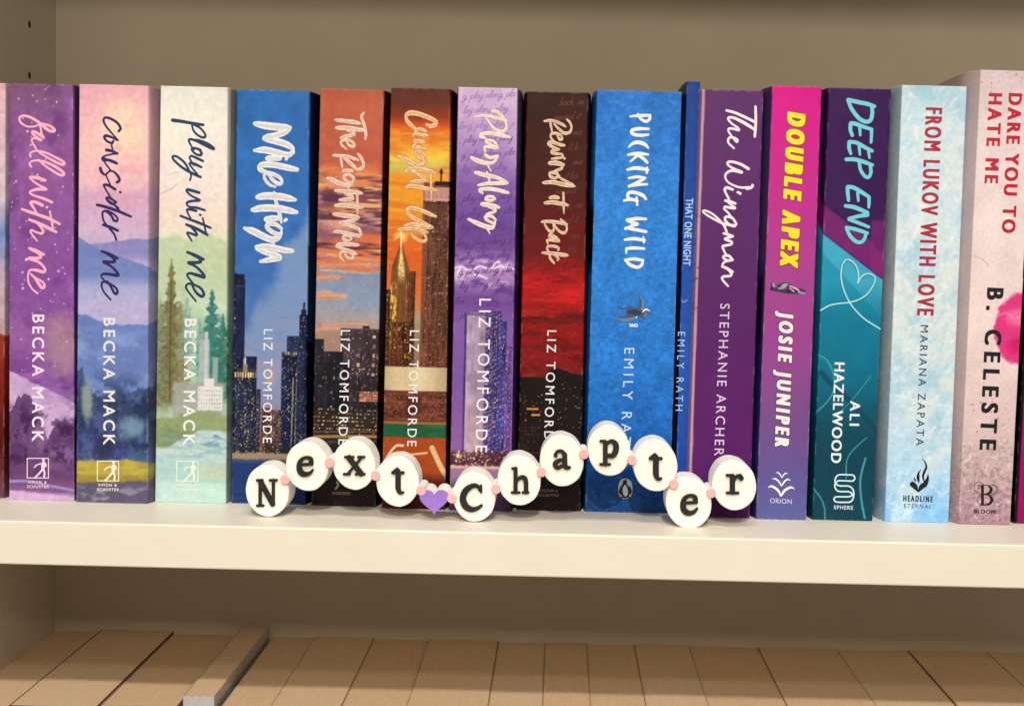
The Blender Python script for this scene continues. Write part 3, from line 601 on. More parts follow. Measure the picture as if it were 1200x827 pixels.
def art_amber_city(A, w):
    A.grad([(95, (94, 46, 36)), (122, (106, 48, 36)), (138, (150, 54, 30)), (150, (222, 92, 32)), (166, (238, 146, 42)), (184, (246, 204, 64)), (197, (206, 190, 88)), (208, (238, 146, 40)), (240, (236, 154, 44)), (270, (230, 120, 34)), (300, (224, 96, 36)), (345, (226, 110, 44)), (375, (190, 140, 90)), (400, (150, 80, 50)), (590, (90, 40, 30))], 9, 3)
    A.mix(sm(140, 160, A.y)*(1-sm(300, 330, A.y))*sm(0.5, 0.7, fbm(A.u*0.5, A.y, 26, 7, 5, 5))*0.5, (250, 178, 60)); A.mix(sm(140, 160, A.y)*(1-sm(330, 360, A.y))*sm(0.5, 0.7, fbm(A.u*0.5, A.y, 24, 8, 15, 5))*0.5, (216, 92, 34))
    A.mix((1-sm(0.2, 1, np.hypot((A.u-15)/12, (A.y-279)/10)))*sm(0.35, 0.6, fbm(A.u, A.y, 6, 6, 9)), (252, 206, 110))
    t = A.y-284; half = np.clip(np.where(A.y < 314, 0.6+t*0.33, 10.5+(A.y-314)*0.05), 0, 15)
    body = (A.y > 284)*(A.y < 434)*sm(-0.3, 1.0, half-np.abs(A.u-16)); k = 1+0.5*(fbm(A.u, A.y, 1.3, 14, 3, 3)-0.5)
    A.c = A.c*(1-body[..., None])+np.array([124, 78, 40.])*k[..., None]*body[..., None]
    lit = body*sm(-1, 2, half*0.4-np.abs(A.u-16-half*0.1))*(1-sm(318, 336, A.y)); A.mix(lit*(0.5+0.5*sm(0.3, 0.6, fbm(A.u, A.y, 1.6, 1.6, 31, 2))), (246, 214, 130))
    A.mix(body*sm(326, 345, A.y)*(1-sm(395, 410, A.y))*sm(0.5, 3, 14-A.u)*sm(0.42, 0.58, fbm(A.u*1.4, A.y, 2.2, 4, 41, 2))*0.9, (248, 196, 92)); A.line([(16, 272), (16, 290)], 0.7, (252, 232, 180))
    A.tower(-8, 340, 5, 434, (82, 42, 30), (240, 180, 90), (1.7, 2.6, 0.4), 5); A.tower(23, 318, 34, 434, (96, 54, 38), (220, 150, 90), (1.6, 2.6, 0.15), 6, 0.5, 0.8); A.tower(6, 378, 33, 434, (82, 46, 30), (246, 196, 100), (1.8, 3, 0.25), 7, 0.5)
    A.rect(34, 366, 42, 432, (150, 160, 150), 2.5, 0, 5, 0.5)
    A.tower(41, 214, 90, 434, (86, 50, 40), (176, 116, 86), (1.5, 2.2, 0.5), 8, 0.5, 0.5); A.rect(41, 219, 90, 235, (212, 152, 144), 0.5); A.windows(41, 219, 72, 235, 1.6, 30, (132, 76, 70), 1, 0.45, 3); A.rect(41, 235, 90, 238, (60, 34, 30), 0.5); A.windows(42, 235, 75, 238, 2, 3, (240, 180, 120), 0.7, 0.5, 3)
    A.rect(54, 212, 90, 217, (48, 24, 22)); A.line([(61, 198), (61, 213)], 0.9, (50, 26, 22)); A.ell(61, 201, 2, 3, (60, 30, 24)); A.lights(42, 262, 74, 430, 46, [(250, 200, 130), (240, 170, 90)], 0.55, 6, 0, 9)
    A.mix((A.y > 214)*(A.y < 434)*(1-sm(0, 2.5, np.abs(A.u-42)))*0.5, (150, 90, 60))
    A.rect(-14, 430, 100, 458, (216, 192, 146), 0.8); A.mix((A.y > 430)*(A.y < 458)*sm(0.4, 1, np.abs(A.u-34)/44+0.2*(fbm(A.u, A.y, 14, 9, 3)-0.5))*0.5, (150, 120, 84)); A.mix((A.y > 430)*(A.y < 458)*(1-sm(0, 12, np.abs(A.u-42)))*0.4, (246, 234, 200))
    A.rect(-14, 458, 100, 497, (112, 60, 44), 0.8); A.mix((A.y > 458)*(A.y < 497)*sm(0.4, 0.7, fbm(A.u, A.y, 26, 6, 9))*0.7, (70, 38, 32)); A.rect(-14, 470, 100, 471, (150, 90, 60), 0.6, 0, 5, 0.6); A.rect(-14, 494, 100, 497, (156, 106, 58))
    A.mix((A.y > 460)*(A.y < 492)*sm(0.5, 0.62, fbm(A.u, A.y, 2, 1.6, 51, 2))*0.5, (166, 100, 74)); A.rect(26, 466, 44, 484, (64, 40, 38), 2, 3, 5, 0.6)
    A.rect(-14, 497, 100, 512.5, (36, 92, 60), 0.8); A.mix((A.y > 497)*(A.y < 512)*sm(0.45, 0.7, fbm(A.u, A.y, 20, 4, 19))*0.4, (70, 120, 70)); A.rect(-14, 512.5, 100, 575, (172, 74, 34), 0.8, 1.5); A.mottle(0.05, 5, 3)
    A.line([(0, 545), (14, 524), (24, 522)], 1.4, (236, 206, 160)); A.line([(58, 524), (70, 548), (76, 556)], 3.0, (226, 186, 132)); A.line([(22, 534), (52, 530)], 1.2, (228, 190, 140))
    A.below([(-20, 556), (100, 560)], (84, 36, 34), 1, 8, 4, 8)
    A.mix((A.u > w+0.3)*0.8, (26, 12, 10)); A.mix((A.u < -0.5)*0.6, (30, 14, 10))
def art_lilac_storm(A, w):
    A.grad([(95, (216, 184, 214)), (125, (204, 168, 206)), (170, (174, 136, 192)), (220, (132, 92, 166)), (265, (108, 70, 148)), (290, (116, 76, 150)), (306, (150, 108, 176)), (320, (178, 134, 190)), (335, (146, 104, 172)), (352, (116, 74, 148)), (380, (132, 92, 162)), (450, (128, 86, 162)), (530, (146, 96, 154)), (545, (180, 126, 136)), (600, (90, 60, 95))], 16, 6)
    A.mix(sm(292, 306, A.y)*(1-sm(328, 342, A.y))*sm(0.42, 0.66, fbm(A.u, A.y, 24, 12, 6, 5))*0.9, (224, 186, 216)); A.mix(sm(280, 300, A.y)*(1-sm(350, 366, A.y))*sm(0.5, 0.72, fbm(A.u, A.y, 20, 10, 36, 5))*0.8, (96, 58, 132))
    A.mix(sm(95, 110, A.y)*(1-sm(170, 230, A.y))*sm(0.48, 0.7, fbm(A.u, A.y, 30, 26, 46))*0.5, (228, 200, 220)); A.mix(sm(50, 70, A.u)*(1-sm(150, 230, A.y))*0.3, (232, 206, 222))
    for pts in ([(-4, 316), (8, 313), (14, 316), (20, 317), (30, 312), (38, 315), (44, 316), (54, 311), (60, 315), (64, 313), (80, 318)], [(20, 317), (24, 322), (30, 323), (38, 326)], [(44, 316), (47, 309), (52, 306)], [(8, 313), (4, 320)]):
        A.line(pts, 2.2, (222, 186, 230), 2.4, 0.5); A.line(pts, 0.7, (254, 236, 252), 0.6)
    A.tower(13, 366, 17, 540, (88, 56, 120), (0, 0, 0), None, 3); A.tower(16, 369, 38, 538, (172, 146, 170), (0, 0, 0), None, 4, 0.12, 0.2); A.mix((A.u > 16)*(A.u < 38)*(A.y > 370)*(A.y < 538)*sm(440, 536, A.y)*0.5, (214, 172, 166)); A.rect(14, 366, 39, 369.5, (106, 74, 122)); A.windows(15, 366, 38, 369, 2, 4, (190, 160, 190), 0.8, 0.5, 3)
    A.tower(38, 364, 56, 542, (74, 60, 116), (206, 176, 190), (2.4, 3.0, 0.6), 5, 0.5); A.tower(54, 376, 63, 542, (66, 66, 136), (190, 160, 180), (1.9, 2.8, 0.5), 7, 0.5); A.tower(62, 405, 70, 542, (92, 64, 130), (240, 180, 160), (1.8, 2.6, 0.3), 8); A.mix((A.u > 38)*(A.u < 58)*(A.y > 366)*(A.y < 540)*(((A.y+A.u*0.6) % 5.6) < 1.6)*0.6, (44, 32, 78))
    A.lights(40, 385, 66, 540, 60, [(246, 200, 150), (120, 130, 220), (240, 170, 130)], 0.6, 9); A.lights(54, 440, 68, 500, 16, [(90, 110, 230)], 0.9, 19)
    A.rect(-10, 529, 90, 546, (92, 52, 70), 2, 6, 3, 0.85); A.mix(sm(524, 534, A.y)*(1-sm(544, 550, A.y))*sm(0.42, 0.6, fbm(A.u, A.y, 5, 5, 29))*0.7, (70, 44, 48)); A.lights(-2, 528, w+2, 548, 90, [(250, 196, 130), (250, 160, 120), (255, 226, 190)], 0.75, 4)
    A.ell(9, 534, 2.4, 3, (255, 220, 150), 0.7); A.rect(-10, 546, 90, 549.5, (232, 190, 166), 1.2, 2, 4, 0.85); A.below([(-20, 550), (90, 550)], (158, 118, 152), 1, 5, 3, 2); A.mix(sm(556, 575, A.y)*0.75, (84, 58, 88))
    A.mottle(0.05, 5, 12)
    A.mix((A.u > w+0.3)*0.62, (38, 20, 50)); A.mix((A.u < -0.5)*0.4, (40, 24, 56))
def art_red_skyline(A, w):
    A.grad([(95, (58, 29, 28)), (150, (64, 28, 29)), (210, (76, 25, 29)), (260, (98, 24, 30)), (300, (116, 24, 30)), (318, (146, 26, 30)), (334, (184, 28, 32)), (352, (178, 28, 32)), (366, (146, 26, 30)), (372, (92, 24, 28)), (380, (136, 26, 30)), (395, (150, 28, 32)), (425, (132, 30, 34)), (450, (112, 38, 38)), (600, (38, 32, 32))], 14, 3)
    A.mix(sm(300, 320, A.y)*(1-sm(430, 450, A.y))*sm(0.48, 0.68, fbm(A.u*0.6, A.y, 30, 8, 9, 5))*0.6, (92, 20, 26)); A.mix(sm(310, 326, A.y)*(1-sm(366, 384, A.y))*sm(0.5, 0.68, fbm(A.u*0.6, A.y, 26, 8, 19, 5))*0.7, (216, 40, 40)); A.mottle(0.10, 26, 9, None, 8); A.mix((A.y > 300)*sm(0.56, 0.7, fbm(A.u, A.y, 5, 2.5, 29, 3))*0.2, (230, 60, 56))
    A.mix((1-sm(0.1, 1, np.hypot((A.u-12)/16, (A.y-446)/16)))*0.5, (170, 60, 50))
    W = (230, 120, 60)
    A.tower(-14, 470, 12, 600, (50, 32, 30), W, (2, 2.8, 0.14), 3); A.tower(8, 455, 26, 600, (42, 30, 30), W, (1.9, 2.6, 0.22), 4); A.rect(11, 449, 18, 457, (42, 30, 30)); A.lights(9, 452, 25, 458, 8, [(250, 130, 50)], 0.6, 14)
    A.tower(30, 438, 100, 600, (33, 30, 31), W, (2.6, 3.6, 0.02), 5, 0.15); A.below([(28, 442), (36, 432), (44, 431), (60, 436), (76, 441), (100, 446)], (34, 30, 31), 1.2, 6, 5, 0.8); A.mix((A.u > 29)*(A.u < 35)*(A.y > 440)*0.35, (70, 42, 40))
    A.rect(-10, 494, 32, 600, (38, 31, 31), 1); A.rect(9, 478.5, 23, 480.5, (240, 140, 64), 0.6, 2); A.rect(15, 485.6, 25, 487.4, (240, 156, 74), 0.6, 2); A.lights(0, 462, 28, 494, 26, [(240, 130, 60), (250, 180, 90)], 0.5, 4)
    A.windows(4, 500, 26, 560, 3.6, 4.2, (150, 80, 44), 0.45, 0.45, 6, 0.7); A.lights(46, 446, 76, 505, 34, [(226, 170, 90), (200, 140, 80)], 0.5, 8); A.mix(sm(545, 565, A.y)*0.7, (42, 37, 37))
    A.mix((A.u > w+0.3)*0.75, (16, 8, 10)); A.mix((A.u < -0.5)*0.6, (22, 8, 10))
def art_blue_cloth(A, w):
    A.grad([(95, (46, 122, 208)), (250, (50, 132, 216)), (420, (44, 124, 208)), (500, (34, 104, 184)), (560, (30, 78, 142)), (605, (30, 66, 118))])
    A.mottle(0.16, 5, 4); A.mottle(0.10, 22, 9); A.mix(sm(0.62, 0.8, fbm(A.u+A.y*0.4, A.y, 5, 2.2, 44))*0.4, (70, 160, 240)); A.mix(sm(0.6, 0.8, fbm(A.u-A.y*0.3, A.y, 5, 2.4, 54))*0.35, (20, 84, 178))
    A.mix(((A.u > w-1)*sm(235, 250, A.y+14*fbm(A.u, A.y, 3, 3, 5))), (18, 26, 44)); A.mix((A.u < 0)*sm(240, 262, A.y+20*fbm(A.u, A.y, 3, 3, 5))*(1-sm(300, 330, A.y)), (16, 24, 44))
def art_thin_blue(A, w):
    A.grad([(95, (36, 72, 146)), (200, (34, 74, 156)), (430, (40, 88, 180)), (605, (34, 70, 150))]); A.mottle(0.08, 5, 4); A.mix((A.u < 0)*1.0, (24, 56, 110))
def art_plum(A, w):
    A.grad([(95, (98, 52, 108)), (300, (94, 46, 104)), (450, (95, 40, 104)), (610, (92, 36, 100))]); A.mottle(0.04, 30, 3)
    A.mix((1-sm(2.9, 3.9, A.u+1.2*(fbm(A.u*0, A.y, 20, 20, 5)-0.5))), (200, 144, 162)); A.mix((A.u < 3.2)*sm(0.64, 0.72, fbm(A.u, A.y, 8, 5, 6))*sm(225, 250, A.y)*(1-sm(340, 380, A.y))*0.9, (98, 50, 78))
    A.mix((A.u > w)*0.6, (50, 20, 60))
def art_magenta(A, w):
    A.grad([(95, (226, 28, 138)), (125, (222, 34, 140)), (200, (206, 46, 142)), (330, (172, 72, 146)), (420, (156, 74, 146)), (490, (122, 82, 138)), (560, (100, 88, 148)), (610, (94, 98, 154))]); A.mottle(0.03, 30, 6)
    A.mix((1-sm(-0.9, -0.1, A.u)), (62, 52, 104)); A.mix((A.u < -0.4)*(1-sm(300, 330, A.y))*0.4, (120, 90, 130)); A.mix((A.u < -6)*sm(314, 318, A.y+A.u*0.8), (40, 24, 62)); A.mix((A.u < -0.4)*sm(380, 420, A.y)*0.6, (52, 54, 120))
def art_teal_wave(A, w):
    A.grad([(95, (66, 36, 88)), (330, (60, 34, 84)), (610, (60, 34, 84))]); A.mottle(0.05, 20, 5)
    d = (A.y-268)-(A.u+4)*0.72
    A.mix(sm(-24, -22.5, d-(A.u > 60)*4+6), (122, 42, 112)); A.mix(sm(-3, 3, d-8+A.u*0.05)*(1-sm(9, 11, d-8))*0.5, (88, 34, 96)); A.mix(sm(34, 38, A.u-20)*sm(255, 260, A.y)*(1-sm(9, 11, d))*0.6, (140, 44, 118))
    A.mix(sm(-0.8, 0.8, d-2.5)*(1-sm(2.0, 3.4, d-2.5))*0.9, (70, 30, 92))
    t = np.interp(A.y, [265, 330, 370, 420, 470, 540, 610], [0, 0.05, 0.42, 0.6, 0.86, 0.97, 1])[..., None]
    sea = np.array([66, 176, 204.])*(1-t)+np.array([4, 68, 82.])*t
    m = sm(4.0, 5.2, d)[..., None]; A.c = A.c*(1-m)+sea*m
    d2 = (A.y-296)-(A.u)*1.02; A.mix(sm(0, 1.5, d2)*0.35*(1-sm(420, 520, A.y)), (0, 122, 156)); d3 = (A.y-352)-(A.u)*0.2; A.mix(sm(-30, 40, d3)*0.30*(1-sm(430, 520, A.y)), (0, 128, 158))
    A.line([(4, 437), (16, 450), (40, 470), (62, 494), (80, 506)], 3.2, (8, 74, 88), 1.5, 0.75)
    for pts, r in (([(-4, 416), (8, 421), (16, 432), (20, 446), (18, 462), (8, 476), (-3, 486)], 0.7), ([(0, 573), (9, 584), (14, 596), (15, 612)], 0.7), ([(38, 560), (38, 540), (44, 528), (60, 512)], 0.6), ([(60, 536), (55, 560), (57, 584), (62, 606)], 1.1), ([(20, 490), (40, 470), (62, 440)], 0.4)):
        A.line(pts, r, (110, 190, 196), 0.8, 0.75)
    A.mottle(0.05, 16, 8)
def art_ice(A, w):
    A.grad([(95, (182, 218, 226)), (150, (204, 226, 230)), (260, (214, 230, 230)), (330, (224, 232, 224)), (440, (212, 228, 226)), (520, (190, 220, 232)), (615, (158, 206, 236))], 20, 5)
    A.mix(sm(0.50, 0.70, fbm(A.u, A.y, 26, 26, 5, 6))*0.5, (156, 204, 222)); A.mix(sm(0.50, 0.68, fbm(A.u, A.y, 30, 30, 15, 6))*0.45, (232, 234, 222)); A.mix(sm(0.52, 0.7, fbm(A.u, A.y, 12, 12, 25))*0.4, (172, 214, 232))
    A.mix(sm(0.58, 0.75, fbm(A.u+A.y*0.5, A.y, 5, 8, 35))*0.45, (240, 244, 240)); A.mix(sm(545, 600, A.y)*sm(0.42, 0.62, fbm(A.u, A.y, 14, 20, 45))*0.6, (112, 182, 232))
    A.mix((1-sm(0, 10, np.abs(A.u+9)))*0.0, (150, 190, 200)); A.line([(-8, 462), (20, 466), (50, 472), (90, 478)], 0.5, (240, 244, 240), 0.8, 0.7)
    g = random.Random(8)
    for _ in range(26):
        x, y = g.uniform(0, w), g.uniform(540, 612); A.line([(x, y), (x+g.uniform(-14, 14), y+g.uniform(-9, 9))], 0.35, (236, 246, 250), 0.6, 0.6)
    A.mottle(0.05, 5, 55); A.mix((A.u < 0)*0.18, (150, 160, 160))
def art_pale_pink(A, w):
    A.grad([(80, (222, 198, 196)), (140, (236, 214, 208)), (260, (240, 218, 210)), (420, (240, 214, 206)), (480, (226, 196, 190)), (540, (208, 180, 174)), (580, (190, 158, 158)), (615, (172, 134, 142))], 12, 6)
    A.mottle(0.06, 22, 5)
    A.ell(w+2, 384, 33, 42, (232, 58, 128), 0.06, 0.16, 5); A.ell(w-2, 372, 16, 10, (246, 130, 172), 0.5, 0.6, 6, 0.7); A.ell(w+1, 404, 14, 9, (206, 30, 100), 0.5, 0.6, 8, 0.7)
    A.line([(w-30, 372), (w-18, 366), (w-8, 372), (w+8, 366)], 0.8, (250, 150, 186), 0.8, 0.7)
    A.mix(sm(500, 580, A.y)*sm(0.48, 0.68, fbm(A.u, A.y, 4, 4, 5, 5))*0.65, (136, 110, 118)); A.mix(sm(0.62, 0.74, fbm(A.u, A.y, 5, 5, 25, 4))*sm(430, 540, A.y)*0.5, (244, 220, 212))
    A.lights(-15, 85, w+4, 130, 16, [(176, 120, 130)], 0.8, 5); A.lights(-15, 470, w, 614, 90, [(110, 80, 92), (150, 116, 124)], 0.65, 6)
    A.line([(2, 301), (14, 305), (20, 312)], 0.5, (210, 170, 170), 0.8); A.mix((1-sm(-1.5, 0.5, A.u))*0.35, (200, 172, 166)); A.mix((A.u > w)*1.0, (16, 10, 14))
def art_edge_right(A, w):
    A.grad([(95, (150, 20, 90)), (420, (196, 24, 116)), (612, (150, 16, 92))]); A.mottle(0.1, 14, 3); A.mix(1-sm(3, 5, A.u), (10, 8, 10))  # shadow on the left side is painted in as black

# ------------------------------------------------------------------ the row of books
satin = cover_mat('satin_card', 0.46); matte = cover_mat('matte_card', 0.6, 0.08, 700, 0.35, 0.1); watercolour = cover_mat('watercolour_card', 0.52, 0.07, 420, 0.35, 0.12)
glossy = cover_mat('glossy_card', 0.48, 0.04, 900, 0.12, 0.1); cloth = cover_mat('textured_card', 0.5, 0.16, 1500, 0.6, 0.13)

b0 = Book('paperback cut off at the left end of the row, pink above and dark red below', ((-70, 96), (6.6, 97.5), (-72, 582), (4.6, 583.5)), art_edge_left, satin, (0.002, 0.0016))

# --- purple night
b = Book('purple starry night paperback with pink handwritten title, second from the left end', ((10.8, 98), (85.5, 99.5), (10.4, 585.5), (87.0, 586.5)), art_purple_night, watercolour, (0.0016, 0.0016))
pink = ink('pink_ink', (252, 180, 196))
st = tr(10, 125, 6.89, [
 ([8, 8, 9, 11, 9, 11, 10, 9, 8, 7, 7, 6, 6, 6], [(262, 138), (300, 145), (345, 162), (372, 192), (350, 202), (310, 182), (255, 135), (180, 88), (120, 75), (90, 92), (100, 130), (150, 160), (205, 162), (245, 148)]),
 ([6, 7, 7, 8], [(256, 150), (264, 190), (270, 225), (285, 252)]),
 ([9, 10, 10, 8, 9, 10], [(280, 245), (240, 220), (205, 202), (192, 212), (222, 245), (262, 268)]),
 ([9, 8, 6, 6, 6, 6, 7, 9, 10, 10, 9, 8, 7, 6, 6, 6, 6], [(265, 270), (215, 256), (190, 265), (195, 292), (215, 325), (240, 362), (300, 402), (380, 447), (430, 468), (450, 462), (438, 442), (380, 410), (300, 372), (230, 358), (190, 367), (175, 385), (180, 405)]),
 ([6, 6, 6, 7, 9, 10, 10, 10, 9, 8, 7, 7], [(186, 486), (171, 465), (190, 442), (240, 436), (310, 452), (390, 492), (440, 530), (446, 550), (418, 553), (360, 520), (300, 480), (246, 432)]),
 ([11, 12, 9, 6, 7, 9, 11, 8, 6, 7, 10, 9], [(295, 596), (240, 577), (178, 570), (190, 592), (240, 630), (305, 667), (240, 667), (185, 682), (176, 700), (220, 722), (290, 745), (352, 772)]),
 ([12, 11, 8, 6, 6], [(275, 796), (220, 772), (182, 770), (182, 790), (222, 845)]), (9, [(312, 812), (310, 814)])]) + tr(10, 235, 6.89, [
 ([6, 6], [(190, 30), (232, 108)]), ([8, 11, 11, 11, 8], [(110, 70), (180, 95), (260, 122), (340, 152), (415, 190)]), ([6, 6, 7, 6], [(335, 88), (345, 140), (354, 190), (362, 235)]),
 ([9, 11, 12, 9], [(170, 155), (240, 182), (320, 220), (385, 255)]), ([6, 9, 9, 7, 7, 6, 5], [(240, 190), (278, 238), (272, 266), (225, 255), (188, 240), (182, 260), (232, 325)]),
 ([9, 11, 10], [(170, 385), (225, 405), (284, 436)]), ([10, 8, 9, 12], [(190, 398), (240, 425), (258, 462), (170, 466)]), ([12, 9, 9, 11, 11, 7, 6, 6, 6, 6], [(170, 468), (250, 500), (295, 550), (284, 576), (225, 562), (176, 562), (160, 600), (162, 655), (192, 712), (238, 750)]),
 ([6, 9, 11, 10, 9, 7, 6], [(180, 592), (215, 625), (245, 670), (272, 704), (292, 694), (280, 660), (228, 628)])])
b.decal('title', [b.tstrokes(st, pink)])
cream = ink('cream_ink', (240, 228, 232))
b.decal('author_name', [b.type('BECKA MACK', (38.6, 368.7), (38.0, 516.5), (13.2, 0.2), cream, 0.018)])
def walker(b, dx, dy, m):
    t = tr(20+dx, 535+dy, 16.54, [(9, [(200, 28), (612, 28)]), (9, [(612, 28), (612, 408)]), (9, [(612, 408), (200, 408)]), (9, [(200, 408), (200, 28)]), (26, [(515, 50), (517, 60)]),
        ([30, 34, 26], [(515, 110), (503, 170), (512, 235)]), (12, [(460, 130), (385, 158), (340, 202)]), (17, [(535, 112), (562, 165), (530, 190)]), ([20, 17, 16, 14], [(490, 250), (440, 312), (372, 380), (348, 402)]), ([20, 17, 17], [(515, 248), (538, 310), (525, 402)])])
    L = [b.strokes(t, m, 7, 0.10)]
    L.append(b.type('SIMON &', (33.2+dx, 565.8+dy), (54.8+dx, 566.2+dy), (0.05, -3.0), m, 0.015)); L.append(b.type('SCHUSTER', (31.8+dx, 571.2+dy), (57.4+dx, 571.6+dy), (0.05, -3.2), m, 0.015))
    b.decal('publisher_mark', L)
walker(b, 0, 0, ink('pale_ink', (238, 214, 226)))

# --- pink hills
b = Book('pink and blue watercolour hills paperback with navy handwritten title and yellow field', ((92.7, 99), (174, 100.5), (89.1, 588.5), (173.5, 589.5)), art_pink_hills, watercolour, (0.0014, 0.0025))
navy = ink('navy_ink', (44, 36, 92))
st = tr(95, 130, 6.89, [
 ([9, 9, 9, 9, 8, 8, 7, 6, 5, 6], [(306, 165), (320, 140), (292, 96), (235, 62), (195, 56), (183, 80), (200, 120), (240, 170), (280, 215), (298, 238)]),
 ([7, 9, 11, 9, 8, 9, 8], [(298, 238), (240, 210), (200, 202), (190, 218), (212, 246), (250, 260), (262, 245)]), (5, [(258, 255), (248, 280), (256, 308)]), ([11, 10, 9], [(206, 316), (250, 325), (294, 345)]),
 ([7, 6, 6, 7, 8, 10, 11, 9], [(293, 345), (240, 352), (190, 366), (172, 382), (182, 400), (225, 398), (270, 415), (290, 424)]), ([8, 6, 5, 5, 6], [(290, 424), (235, 402), (182, 382), (190, 412), (238, 478)]),
 ([11, 10, 7, 6, 7, 9, 9, 10], [(157, 464), (168, 494), (196, 516), (230, 488), (265, 492), (300, 528), (312, 562), (292, 576)]), (5, [(200, 512), (220, 560), (236, 592)]),
 ([10, 10, 9, 6, 6], [(276, 633), (228, 604), (190, 596), (190, 616), (240, 700)]), (8, [(316, 656), (320, 659)]), ([7, 9, 9, 7, 8, 7], [(286, 738), (240, 708), (208, 702), (214, 724), (250, 752), (272, 752)]), (5, [(270, 725), (275, 755), (305, 785)])]) + tr(95, 235, 6.89, [
 ([9, 11, 11, 8], [(130, 35), (200, 52), (300, 86), (404, 130)]), (6, [(222, 2), (262, 28), (310, 80)]),
 ([6, 8, 9, 8, 7, 7, 8, 7, 6, 6], [(205, 88), (245, 122), (266, 160), (290, 166), (294, 140), (258, 105), (205, 84), (175, 98), (182, 160), (214, 206)]), ([9, 11, 9], [(180, 196), (240, 216), (298, 243)]), ([7, 7, 7], [(232, 228), (268, 270), (286, 318)]),
 ([9, 11, 9], [(170, 410), (230, 432), (294, 466)]), ([8, 8, 10, 11], [(200, 425), (255, 460), (270, 494), (185, 494)]), ([11, 8, 9, 11, 11, 9, 6, 6, 7], [(185, 496), (240, 528), (280, 566), (300, 604), (240, 596), (186, 592), (164, 606), (184, 640), (215, 668)]),
 ([6, 8, 9, 9, 8, 7, 7, 7, 6, 6], [(212, 650), (240, 692), (272, 748), (294, 746), (288, 712), (250, 680), (200, 656), (168, 668), (180, 728), (240, 800)])])
b.decal('title', [b.tstrokes(st, navy)])
b.decal('author_name', [b.type('BECKA MACK', (121.8, 372.6), (121.6, 520.5), (13.0, 0.2), ink('cream_ink', (238, 232, 226)), 0.018)])
walker(b, 82.2, 3.4, ink('pale_yellow_ink', (246, 236, 208)))

# --- green park
b = Book('cream and green watercolour park paperback with teal handwritten title and pine trees', ((188, 101), (267, 102.5), (181.4, 588.5), (265, 589.5)), art_green_park, watercolour, (0.0014, 0.0022))
st = tr(190, 130, 6.89, [
 ([13, 12, 11, 10], [(86, 76), (160, 86), (240, 100), (332, 114)]), ([6, 7, 8, 9, 8, 7, 8, 8], [(240, 110), (255, 160), (290, 197), (330, 216), (350, 206), (340, 175), (302, 135), (250, 108)]),
 ([7, 9, 10, 9, 7, 8, 9, 8, 7, 6, 6], [(235, 232), (300, 240), (370, 268), (418, 302), (402, 308), (340, 276), (270, 240), (222, 230), (220, 252), (240, 290), (258, 312)]),
 ([7, 8, 8, 7, 8, 9, 9], [(312, 316), (275, 303), (243, 304), (245, 322), (275, 350), (312, 358), (318, 335)]), (8, [(262, 300), (300, 314), (322, 345)]), ([9, 9, 7, 6, 6], [(330, 405), (280, 382), (236, 364), (224, 384), (258, 440)]),
 ([8, 10, 9], [(318, 455), (270, 432), (232, 420)]), (6, [(232, 420), (222, 430), (250, 470), (285, 510)]),
 ([9, 10, 9, 8, 8, 8, 8, 8, 7, 6, 6, 6], [(312, 535), (240, 502), (170, 462), (110, 412), (85, 380), (95, 365), (130, 375), (185, 422), (218, 480), (234, 515), (234, 535), (225, 560)]),
 ([10, 11, 10, 7, 7, 8, 9, 9, 6, 7, 9, 8], [(300, 660), (250, 646), (204, 636), (204, 656), (244, 690), (306, 722), (250, 727), (206, 738), (202, 758), (225, 775), (280, 782), (345, 802)])]) + tr(190, 245, 6.89, [
 ([9, 10, 8, 6, 6], [(276, 15), (236, 4), (204, 4), (206, 26), (232, 78)]), (8, [(306, 46), (311, 49)]), ([8, 9, 10, 8], [(150, 55), (230, 86), (310, 116), (392, 152)]), (6, [(328, 72), (340, 120), (350, 168), (362, 206)]),
 ([9, 11, 11, 8], [(196, 125), (260, 150), (330, 186), (368, 210)]), ([6, 9, 9, 8, 7, 6], [(240, 152), (276, 192), (276, 212), (232, 196), (204, 194), (240, 256)]),
 ([10, 12, 10], [(206, 348), (270, 374), (334, 406)]), ([9, 9, 11, 12], [(245, 368), (300, 398), (308, 428), (216, 432)]), ([12, 9, 10, 12, 12, 9, 7, 7], [(216, 434), (270, 462), (318, 506), (340, 548), (282, 532), (226, 518), (204, 536), (250, 600)]),
 ([7, 9, 11, 10, 9, 8, 8, 7, 6], [(244, 616), (274, 670), (318, 704), (338, 686), (316, 642), (268, 614), (214, 602), (196, 640), (274, 744)])])
b.decal('title', [b.tstrokes(st, ink('teal_ink', (22, 58, 92)))])
b.decal('author_name', [b.type('BECKA MACK', (216.9, 373.6), (215.0, 520.5), (13.2, 0.2), ink('white_ink', (238, 240, 230)), 0.018)])
walker(b, 175.2, 3.5, ink('white_ink', (230, 238, 226)))

